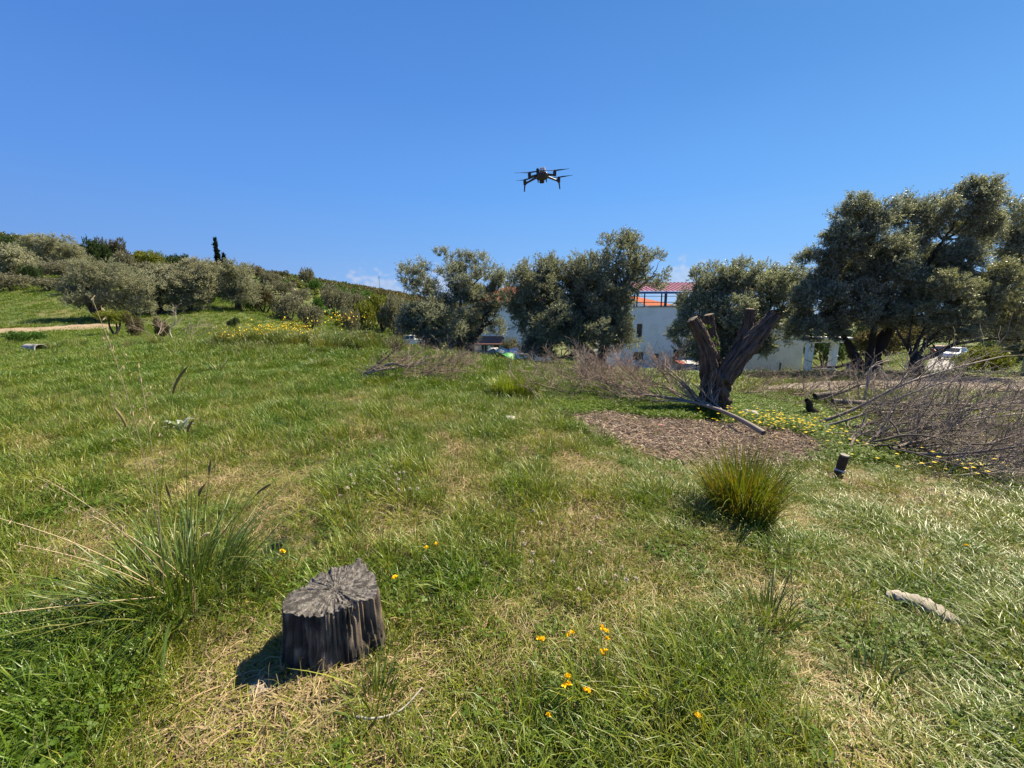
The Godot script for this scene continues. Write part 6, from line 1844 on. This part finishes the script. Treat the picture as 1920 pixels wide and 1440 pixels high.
	for f in [[Vector3(0.117, -0.009, -1.598), 0.10, 3, "yellow flower head left of the flower trio, mid foreground"], [Vector3(0.293, -0.015, -1.638), 0.09, 2, "pair of small yellow flowers left in the trio of stems"], [Vector3(0.374, -0.018, -1.607), 0.14, 4, "tallest yellow flower cluster of the trio of stems"], [Vector3(0.389, -0.018, -1.532), 0.08, 4, "low yellow flowers at the right foot of the trio"], [Vector3(0.199, -0.01, -1.393), 0.09, 4, "yellow flower cluster below the trio of stems"], [Vector3(0.262, -0.012, -1.351), 0.07, 2, "yellow flower right of the cluster below the trio"], [Vector3(0.153, -0.008, -1.278), 0.06, 1, "single yellow flower low beside the bottom grass"], [Vector3(0.689, -0.03, -1.248), 0.07, 2, "yellow flower at the bottom edge of the meadow"], [Vector3(-1.373, 0.004, -2.223), 0.12, 2, "yellow flowers just left behind the stump"], [Vector3(-0.517, 0.004, -2.249), 0.10, 2, "yellow flowers right behind the stump"], [Vector3(-0.467, 0.004, -2.265), 0.11, 2, "yellow flower stem farthest right behind the stump"], [Vector3(-0.636, 0.002, -2.041), 0.08, 2, "yellow flowers close to the stump's right shoulder"], [Vector3(3.311, -0.221, -2.706), 0.06, 1, "lone yellow flower in the grass above the bleached slab"]]:
		n += 1
		yellow_plant(f[0], f[1], f[2], Vector3(R(-0.03, 0.03), 0, R(-0.02, 0.02)), f[3], n)
	# white clover heads
	rng.seed = 1100
	var head := Shape.new()
	for i in 46:
		var d := Vector3(R(-1, 1), R(-0.5, 1), R(-1, 1)).normalized() * R(0.006, 0.010)
		head.leaf(Vector3(0, 0.10, 0), d, d.cross(Vector3(R(-1, 1), R(-1, 1), R(-1, 1))).normalized() * 0.0022, Color(0.62, 0.56, 0.50) * R(0.8, 1.2))
	var hm := head.done(M.petal)
	var stalk := Shape.new()
	stalk.tube([Vector3.ZERO, Vector3(0.004, 0.05, 0), Vector3(0, 0.10, 0)], [0.0012, 0.001, 0.0008], 4, Color(0.1, 0.15, 0.04))
	var sm := stalk.done(M.grass)
	var spots := []
	for q in 18: spots.append([Vector3(R(-1.45, -0.75), 0, R(-3.7, -3.0)), "white clover flower in the drift left of the meadow middle", "clover flowers left of the meadow middle"])
	for q in 18: spots.append([Vector3(R(0.0, 0.75), 0, R(-2.9, -1.9)), "white clover flower scattered in the grass before the rush clump", "clover flowers before the rush clump"])
	for q in 16: spots.append([Vector3(R(4.0, 5.6), 0, R(-4.4, -3.7)), "white clover flower in the grass below the right heap", "clover flowers below the right heap"])
	for q in spots:
		var f := thing("clover_flower", q[1], "flower", on_ground(q[0]), q[2])
		f.rotation = Vector3(R(-0.2, 0.2), R(0, TAU), R(-0.2, 0.2))
		f.scale = Vector3.ONE * R(1.5, 2.1)
		for e in [["flower_head", hm], ["stem", sm]]:
			var mi := MeshInstance3D.new()
			mi.name = e[0]
			mi.mesh = e[1]
			f.add_child(mi)
	# daisies by the pollard and the weedy yellow drift on the bank: too many to count
	var daisy := Shape.new()
	for i in 12:
		var a := TAU * i / 12.0
		var d := Vector3(cos(a), R(0.05, 0.35), sin(a)) * 0.02
		daisy.leaf(Vector3(0, 0.16, 0), d, d.cross(Vector3.UP).normalized() * 0.0065, Color(1, 1, 1))
	daisy.tube([Vector3.ZERO, Vector3(0, 0.155, 0)], [0.0014, 0.001], 3, Color(0.14, 0.3, 0.5))
	var db := PackedFloat32Array()
	rng.seed = 1200
	for zone in [[Vector3(4.253, -0.401, -7.11), 0.8, 0.4, 70], [Vector3(5.006, -0.48, -7.213), 0.7, 0.5, 90], [Vector3(6.416, -0.613, -7.866), 0.8, 0.4, 30], [Vector3(5.494, -0.533, -6.053), 0.7, 0.4, 26], [Vector3(5.652, -0.489, -5.09), 0.8, 0.3, 18], [Vector3(6, -0.493, -4.84), 0.8, 0.3, 18], [Vector3(8.758, -0.733, -8.727), 1.5, 0.5, 30]]:
		for i in zone[3]:
			var x: float = zone[0].x + rng.randfn() * zone[1] * 0.55
			var z: float = zone[0].z + rng.randfn() * zone[2] * 0.7
			var sc := R(0.8, 1.5)
			add_copy(db, Vector3(sc, 0, 0), Vector3(R(-0.3, 0.3), sc, R(-0.1, 0.4)), Vector3(0, 0, sc), Vector3(x, ground(x, z), z), Color(0.80, 0.62, 0.02))
	o = thing("yellow_daisies", "many small yellow daisies in the grass around the pollard", "wildflowers", Vector3.ZERO, "", "stuff")
	many("daisy", daisy.done(M.petal), db, o)
	# lush low herbs round the pollard
	var hb := PackedFloat32Array()
	for i in 5200:
		var x := R(0.8, 7.5)
		var z := R(-10.5, -5.6)
		if on_bare(x, z): continue
		var sc := R(0.8, 1.5)
		var a := R(0, TAU)
		add_copy(hb, Vector3(cos(a), 0, -sin(a)) * sc, Vector3(0, sc, 0), Vector3(sin(a), 0, cos(a)) * sc, Vector3(x, ground(x, z), z), Color(0.125, 0.19, 0.02) * R(0.75, 1.25))
	o = thing("low_herbs", "lush low leafy herbs around the foot of the pollard", "ground cover", Vector3.ZERO, "", "stuff")
	many("herb", clover_patch(60, 0.16, 43).done(M.herb), hb, o)
	# tall weeds and yellow flowering weeds on the crest of the bank
	n = 1300
	var wg := "tall weed clumps along the bank crest"
	var rank := -1
	for c in by_bearing([[Vector3(-11.742, 0.234, -17), 0.5, 0.8], [Vector3(-10.729, 0.251, -17), 0.6, 0.9], [Vector3(-9.335, 0.274, -16.5), 0.6, 0.95], [Vector3(-8.713, 0.253, -17), 0.6, 1.0], [Vector3(-6.322, 0.288, -15), 0.7, 1.1], [Vector3(-5.334, 0.247, -15), 0.6, 1.0], [Vector3(-4.747, 0.206, -15), 0.5, 0.9], [Vector3(-7.097, 0.135, -18), 0.8, 1.2], [Vector3(-8.516, 0.184, -18), 0.8, 1.1], [Vector3(-10.896, 0.053, -20), 0.8, 1.0]]):
		n += 1
		rank += 1
		strap_clump("weed_clump", "%s tall weed clump from the left along the bank crest" % ORDINAL[rank], "weeds", c[0], 190, c[1], c[2] * 0.4, c[2], 0.008, 0.6, gcol, n, wg)
	var bw := []
	var leafy_weed := []
	for q in 3:
		var w := tuft(26, 0.16, 0.35, 0.85, 0.009, 0.45, [Color(1, 1, 1), Color(0.75, 0.95, 1.4), Color(1.3, 1.15, 0.9), Color(0.85, 0.85, 0.9)], 1320 + q)
		for i in 90:
			var a := R(0, TAU)
			var d := Vector3(cos(a), R(-0.2, 0.8), sin(a)).normalized() * R(0.05, 0.12)
			w.leaf(Vector3(R(-0.16, 0.16), R(0.08, 0.7), R(-0.16, 0.16)), d, d.cross(Vector3.UP).normalized() * R(0.010, 0.022), grey(R(0.7, 1.25)))
		leafy_weed.append(w.done(M.grass))
		bw.append(PackedFloat32Array())
	rng.seed = 1326
	for i in 1500:
		var d := R(13.2, 21.5)
		var az := R(-0.74, -0.27)
		if i % 4 == 0: az = R(-1.25, -0.7)
		var x := az * d
		if patchy.get_noise_2d(x * 1.2, d * 1.2) < (-0.08 if az > -0.72 else 0.22): continue
		if az > -0.36 and d < 15.0: continue
		var sc := R(0.5, 1.15) * (1.0 if az > -0.72 else 0.6) * lerpf(0.42, 1.1, smoothstep(13.0, 17.5, d + 2.5 * patchy.get_noise_2d(x * 2.0, d * 2.0)))
		var a := R(0, TAU)
		add_copy(bw[i % 3], Vector3(cos(a), 0, -sin(a)) * sc * 1.2, Vector3(R(-0.1, 0.1), sc, 0), Vector3(sin(a), 0, cos(a)) * sc * 1.2, Vector3(x, ground(x, -d) - 0.02, -d), Color(0.115, 0.17, 0.03).lerp(Color(0.24, 0.23, 0.06), rng.randf()) * R(0.7, 1.15))
	o = thing("bank_weeds", "rank tall weeds covering the bank crest behind the meadow", "weeds", Vector3.ZERO, "", "stuff")
	for q in 3: many("weed", leafy_weed[q], bw[q], o)
	strap_clump("fennel_clump", "rounded olive green fennel clump right of the yellow flowers", "weeds", Vector3(-6.428, 0.289, -14), 420, 0.32, 0.5, 0.85, 0.006, 0.5, gold, 1331)
	strap_clump("fennel_clump", "rounded fennel clump left of the twig heap", "weeds", Vector3(-5.302, 0.222, -15.5), 420, 0.38, 0.5, 0.95, 0.006, 0.5, gold, 1332)
	var ag := "asphodel tufts along the far meadow"
	rank = -1
	var tufts := []
	for px in [Vector3(-15.787, 0.148, -15.981), Vector3(-16.492, 0.18, -17.667), Vector3(-11.75, 0.166, -14.135), Vector3(-13.376, 0.207, -16.531), Vector3(-13.039, 0.214, -17.247), Vector3(-10.769, 0.224, -15.141), Vector3(-9, 0.202, -13.78), Vector3(-16.312, 0.187, -18.815), Vector3(-14.028, 0.177, -15.663), Vector3(-7.608, 0.1, -10.409), Vector3(-10.121, 0.263, -15.861), Vector3(-22.074, 0.159, -22.296), Vector3(-5.318, 0.144, -11.141), Vector3(0.644, -0.205, -8.246)]: tufts.append([px])
	for px in by_bearing(tufts):
		n += 1
		rank += 1
		strap_clump("asphodel_tuft", "%s strap leaved asphodel tuft from the left in the far meadow" % ORDINAL[rank], "plant", px[0], 46, 0.12, 0.3, 0.65, 0.012, 1.0, [Color(0.09, 0.14, 0.05), Color(0.11, 0.16, 0.05), Color(0.07, 0.12, 0.045), Color(0.3, 0.26, 0.12)], n, ag)
	var yb := PackedFloat32Array()
	rng.seed = 1400
	for zone in [[Vector3(-11.561, 0.767, -17), 0.35, 0.12, 70], [Vector3(-10.514, 0.879, -17.5), 0.5, 0.14, 110], [Vector3(-9.475, 0.992, -17.5), 0.6, 0.16, 170], [Vector3(-6.655, 1.395, -16), 0.4, 0.1, 50], [Vector3(-8.782, 0.767, -17), 0.3, 0.12, 40], [Vector3(-11.215, 0.69, -16.8), 0.3, 0.1, 40]]:
		for i in zone[3] * 2:
			var p: Vector3 = zone[0] + Vector3(rng.randfn() * zone[1], rng.randfn() * zone[2] + 0.1, rng.randfn() * 0.5)
			var tb := Basis(Vector3(R(-1, 1), R(-0.3, 0.3), R(-1, 1)).normalized(), R(0.3, 1.3)).scaled(Vector3.ONE * R(0.8, 1.5))
			add_copy(yb, tb.x, tb.y, tb.z, p - tb.y * 0.16, Color(0.85, 0.62, 0.015))
	o = thing("yellow_weed_flowers", "drift of yellow flowering weeds along the bank crest", "wildflowers", Vector3.ZERO, "", "stuff")
	var bloom := Shape.new()
	for i in 12:
		var a := TAU * i / 12.0
		var d := Vector3(cos(a), R(0.05, 0.35), sin(a)) * 0.02
		bloom.leaf(Vector3(0, 0.16, 0), d, d.cross(Vector3.UP).normalized() * 0.0065, Color(1, 1, 1))
	many("flower", bloom.done(M.petal), yb, o)
	for q in [[Vector3(-9.456, 0.244, -17.3), 1.4, "widest bushy weed under the middle of the yellow flowers"], [Vector3(-10.539, 0.248, -17.2), 1.3, "bushy weed under the yellow flowers left of the widest one"], [Vector3(-6.736, 0.263, -16), 1.35, "tall bushy weed under the small yellow patch at right"], [Vector3(-11.469, 0.24, -16.9), 1.1, "lowest bushy weed under the leftmost yellow flowers"]]:
		n += 1
		strap_clump("flowering_weed", q[2], "weeds", q[0], 260, 0.7, q[1] * 0.5, q[1], 0.007, 0.3, gcol, n, "flowering weeds on the bank crest")
	# shrubs of the middle distance
	bush("golden_bush", "golden green bush on dark stem before the grove", "lime", Vector3(-26.307, 0.151, -27), 1.12, 1.86, 1501, "", 0.45)
	bush("russet_bush", "russet brown bush right of the golden one", "brown", Vector3(-23.972, 0.131, -26), 0.63, 1.6, 1502)
	bush("russet_bush", "russet bush among the bleached dead branches", "brown", Vector3(-21.877, 0.097, -25.5), 0.55, 1.37, 1503)
	bush("green_bush", "feathery low green mound above the concrete pipe", "leaf", Vector3(-27.554, 0.031, -23), 1.08, 0.68, 1504)
	strap_clump("green_bush", "bright yellow green feathery bush left of the broad olive", "shrub", Vector3(0.06, -0.237, -8.955), 1700, 0.5, 0.4, 0.85, 0.007, 0.5, [Color(0.22, 0.27, 0.03), Color(0.17, 0.23, 0.03), Color(0.28, 0.3, 0.05), Color(0.12, 0.17, 0.025)], 1505)
	bush("green_bush", "bright green bush beside the road under the right olives", "lime", Vector3(29.329, -2.058, -25), 1.67, 1.78, 1506)
	bush("pale_bush", "pale small olive bush before the porch", "grey", Vector3(-0.159, -2.12, -30), 0.88, 2.25, 1507, "", 0.1)
	bush("green_bush", "fresh green sapling before the beige annex", "leaf", Vector3(20.688, -3.284, -30), 0.68, 1.04, 1508)
	bush("green_bush", "dark green hedge bush at the foot of the annex", "leaf", Vector3(19.397, -3.437, -31), 1.24, 0.82, 1509)
	bush("green_bush", "dark hedge bush before the white gateway", "leaf", Vector3(20.905, -2.679, -27), 1.08, 0.3, 1510)
	bush("green_bush", "shaded bush behind the road at the right edge", "dark", Vector3(41.476, -2.704, -34), 2.04, 2.11, 1511)
	bush("background_tree", "grey green tree closing the view behind the right road", "grey", Vector3(82.093, -3.728, -70), 7.48, 6.93, 1512, "trees behind the road", 0.1, "tree")
	bush("background_tree", "olive tree behind the cars on the road", "grey", Vector3(75.996, -4.362, -75), 5.51, 5.39, 1513, "trees behind the road", 0.1, "tree")
	bush("background_tree", "dark bushy tree seen through the white gateway", "dark", Vector3(35.57, -4.362, -46), 2.46, 3.95, 1516, "trees behind the road", 0.1, "tree")
	bush("background_tree", "brownish tree filling the gap under the tallest olive", "brown", Vector3(43.144, -4.17, -48), 3.21, 4.78, 1517, "trees behind the road", 0.1, "tree")
	bush("background_tree", "dark tree behind the white gateway", "dark", Vector3(49.875, -4.868, -60), 3.21, 5.08, 1514, "trees behind the road", 0.1, "tree")
	bush("background_tree", "shaded tree left of the cars behind the tallest olive", "brown", Vector3(61.34, -4.676, -66), 4.85, 5.94, 1515, "trees behind the road", 0.1, "tree")
	# silver thistle rosette
	o = thing("silver_thistle", "silvery woolly leaved thistle rosette in the left meadow", "plant", on_ground(Vector3(-4.552, 0.022, -5.392)))
	rng.seed = 1600
	for i in 20:
		var s := Shape.new()
		var a := TAU * i / 20.0 * 2.0 + R(-0.2, 0.2)
		var out := Vector3(cos(a), 0, sin(a))
		arc_blade(s, out * 0.02, out, R(0.18, 0.36), R(0.10, 0.24), R(0.024, 0.04), 0.45, Color(0.44, 0.48, 0.42) * R(0.75, 1.15), 0.2)
		part("leaf", s, M.herb, o)

func make_small_things() -> void:
	# hollow concrete pipe
	var at := on_ground(Vector3(-20.179, 0.02, -17.133), 0.17)
	var s := Shape.new()
	var ax := Vector3(0.90, 0.02, 0.42).normalized()
	var prof := [[-0.68, 0.17], [-0.68, 0.205], [-0.2, 0.205], [0.3, 0.205], [0.66, 0.21], [0.68, 0.205], [0.68, 0.165], [0.3, 0.165], [-0.3, 0.165], [-0.68, 0.165]]
	var u := ax.cross(Vector3.UP).normalized()
	var w := u.cross(ax)
	for q in prof:
		for i in 32:
			var a := TAU * i / 32.0
			s.v.append(ax * q[0] + (u * cos(a) + w * sin(a)) * q[1])
			s.c.append(Color(0.46, 0.43, 0.39) * (0.9 + 0.2 * fposmod(sin(i * 3.7 + q[0] * 9.0) * 7.3, 1.0)))
	finish_grid(s, 32, prof.size(), true)
	solid("concrete_pipe", s, M.concrete, "short hollow concrete pipe lying in the far left meadow", "pipe", at)
	# rusty pipe post
	at = on_ground(Vector3(4.14, -0.471, -4.888))
	var o: Node3D = thing("rusty_post", "leaning rusty pipe post with pale rim in the right meadow", "post", at)
	s = Shape.new()
	var tip := Vector3(4.165, -0.13, -4.85) - at
	s.tube([Vector3(0, -0.08, 0), tip * 0.5, tip * 0.98, tip, tip * 0.995], [0.05, 0.05, 0.05, 0.049, 0.04], 22, Color(0.11, 0.06, 0.042), 0.02)
	part("pipe", s, M.rust, o)
	s = Shape.new()
	s.tube([tip * 0.955, tip * 0.96, tip * 1.0, tip * 1.005], [0.051, 0.0535, 0.0535, 0.046], 22, Color(0.40, 0.36, 0.30))
	part("rim", s, M.rust, o)
	s = Shape.new()
	s.tube([tip * 0.28 + Vector3(-0.01, 0, 0.01), tip * 0.34, tip * 0.42], [0.056, 0.058, 0.054], 18, Color(0.6, 0.58, 0.55), 0.08)
	part("tape", s, M.paint, o)
	stone("rock", "pale limestone rock among the yellow daisies", Vector3(4.719, -0.422, -7.848), Vector3(0.34, 0.2, 0.24), Color(0.62, 0.59, 0.54), M.stone, 1701)
	stone("rock", "white stone lying in the middle of the meadow", Vector3(-0.033, -0.033, -6.174), Vector3(0.17, 0.12, 0.13), Color(0.66, 0.62, 0.55), M.stone, 1702)
	stone("rock", "small tan stone at the edge of the wood chips", Vector3(1.999, -0.208, -6.762), Vector3(0.1, 0.07, 0.08), Color(0.5, 0.36, 0.22), M.stone, 1703)
	stone("rock", "half buried pale stone at the lower left below the stump", Vector3(-1.069, 0.001, -1.488), Vector3(0.13, 0.05, 0.09), Color(0.4, 0.34, 0.27), M.stone, 1704)
	stone("rock", "pale stone in the gap below the yellow flowers", Vector3(0.47, -0.022, -1.631), Vector3(0.13, 0.06, 0.09), Color(0.5, 0.42, 0.34), M.stone, 1705)
	stone("rock", "dusty stone in the bare gap at the bottom edge", Vector3(0.507, -0.022, -1.319), Vector3(0.15, 0.05, 0.1), Color(0.45, 0.38, 0.31), M.stone, 1706)
	# dried flower heads on pale stems and a grey twig
	for q in [[Vector3(-0.322, -0.001, -1.762), Vector3(-0.309, -0.099, -2.3), "dried grey seed head on pale stem right of the stump"], [Vector3(-0.238, -0.002, -1.814), Vector3(-0.159, 0.074, -2.3), "taller dried seed head on pale stem behind the other one"]]:
		at = on_ground(q[0])
		o = thing("dried_seed_head", q[2], "dead flower", at)
		var st := Shape.new()
		st.tube(wavy(Vector3.ZERO, q[1] - at, 6, 0.015), taper(0.0028, 0.0018, 7), 6, Color(0.42, 0.37, 0.29))
		part("stem", st, M.twig, o)
		var hd := Shape.new()
		for i in 60:
			var d := Vector3(R(-1, 1), R(-0.4, 1), R(-1, 1)).normalized() * R(0.010, 0.026)
			hd.leaf(q[1] - at, d, d.cross(Vector3(R(-1, 1), R(-1, 1), 0.4)).normalized() * 0.0035, Color(0.2, 0.17, 0.14) * R(0.5, 1.6))
		part("seed_head", hd, M.dry, o)
	s = Shape.new()
	var tw := smooth_path([Vector3(-0.11, 0.05, 0.02), Vector3(-0.03, 0.055, 0.03), Vector3(0.06, 0.06, 0.0), Vector3(0.13, 0.09, -0.07)])
	s.tube(tw, taper(0.005, 0.0025, tw.size()), 7, Color(0.38, 0.34, 0.31))
	solid("fallen_twig", s, M.twig, "curved grey twig lying in the grass below the stump", "twig", on_ground(Vector3(-0.5, 0.001, -1.368)))
	# bleached slab of wood
	at = on_ground(Vector3(2.453, -0.204, -2.154))
	s = Shape.new()
	var grain := FastNoiseLite.new()
	grain.seed = 12
	grain.frequency = 1.0
	for j in 21:
		for i in 16:
			var a := TAU * i / 16.0
			var t := j / 20.0
			var e := sin(PI * clampf(t * 0.96 + 0.02, 0.0, 1.0))
			var k := pow(e, 0.32) * (1.0 + 0.55 * grain.get_noise_2d(t * 7.0, cos(a) * 2.5))
			s.v.append(Vector3((t - 0.5) * 0.34, 0.018 + sin(a) * 0.03 * k + 0.02 * sin(t * 4.0), cos(a) * 0.052 * k))
			s.c.append(Color(0.60, 0.53, 0.43) * (0.85 + 0.8 * grain.get_noise_2d(t * 3.0, cos(a) * 14.0)))
	finish_grid(s, 16, 21, true)
	at.y += 0.045
	var sl := solid("bleached_wood", s, M.stump, "bleached slab of wood half sunk in the grass at lower right", "wood", at)
	sl.rotation = Vector3(0.1, -0.75, -0.05)
	# tin scrap on the chips
	s = Shape.new()
	s.slab(Vector3(0, 0.02, 0), Vector3(0.08, 0.03, 0.05), 0.008, Color(0.6, 0.16, 0.17))
	solid("plastic_scrap", s, M.paint, "small red plastic scrap on the wood chips", "litter", on_ground(Vector3(2.476, -0.252, -6.551), 0.03))
	# rubbish behind the grass edge
	rng.seed = 1800
	var cols := [Color(0.55, 0.55, 0.56), Color(0.04, 0.04, 0.045), Color(0.5, 0.47, 0.42), Color(0.06, 0.16, 0.06), Color(0.35, 0.1, 0.07), Color(0.62, 0.62, 0.6), Color(0.1, 0.12, 0.2), Color(0.22, 0.18, 0.14)]
	var words := ["white", "black", "beige", "green", "red", "white", "navy", "brown"]
	for i in 30:
		var p := Vector3(-0.369, -0.519, -18.6) + Vector3(R(-1.3, 1.2), 0, R(-1.6, 1.6))
		var q := i % 8
		stone("rubbish_bag", "%s bag or bundle in the rubbish heap behind the grass" % words[q], p + Vector3.ZERO, Vector3(R(0.25, 0.6), R(0.2, 0.5), R(0.25, 0.55)), cols[q], M.paint, 1810 + i, "rubbish", "%s bundles in the rubbish heap" % words[q], R(0, TAU))
	for i in 12:
		s = Shape.new()
		var q: int = [0, 2, 5, 7][i % 4]
		s.slab(Vector3.ZERO, Vector3(R(0.4, 1.0), R(0.04, 0.2), R(0.2, 0.45)), 0.015, cols[q])
		var b := solid("discarded_board", s, M.paint, "%s board or box in the rubbish heap behind the grass" % words[q], "rubbish", on_ground(Vector3(-0.369, -0.519, -18.6) + Vector3(R(-1.3, 1.3), 0, R(-1.4, 1.4)), R(0.2, 0.4)), "%s boards in the rubbish heap" % words[q])
		b.rotation = Vector3(R(-0.4, 0.4), R(0, TAU), R(-0.5, 0.5))
	s = Shape.new()
	for i in 12:
		for j in 10:
			s.v.append(Vector3((i - 5.5) * 0.16, 0.35 + 0.12 * sin(i * 0.9 + j * 0.5) - 0.002 * pow(i - 5.5, 2.0) * 4.0 + 0.05 * cos(j * 1.4), (j - 4.5) * 0.14))
			s.c.append(Color(0.04, 0.24, 0.06))
	var t := Shape.new()
	for j in 10:
		for i in 12:
			t.v.append(s.v[i * 10 + j])
			t.c.append(s.c[0])
	finish_grid(t, 12, 10, false)
	solid("green_tarpaulin", t, M.paint, "crumpled green tarpaulin at the front of the rubbish heap", "tarpaulin", on_ground(Vector3(-0.224, -0.364, -16.9), -0.1))
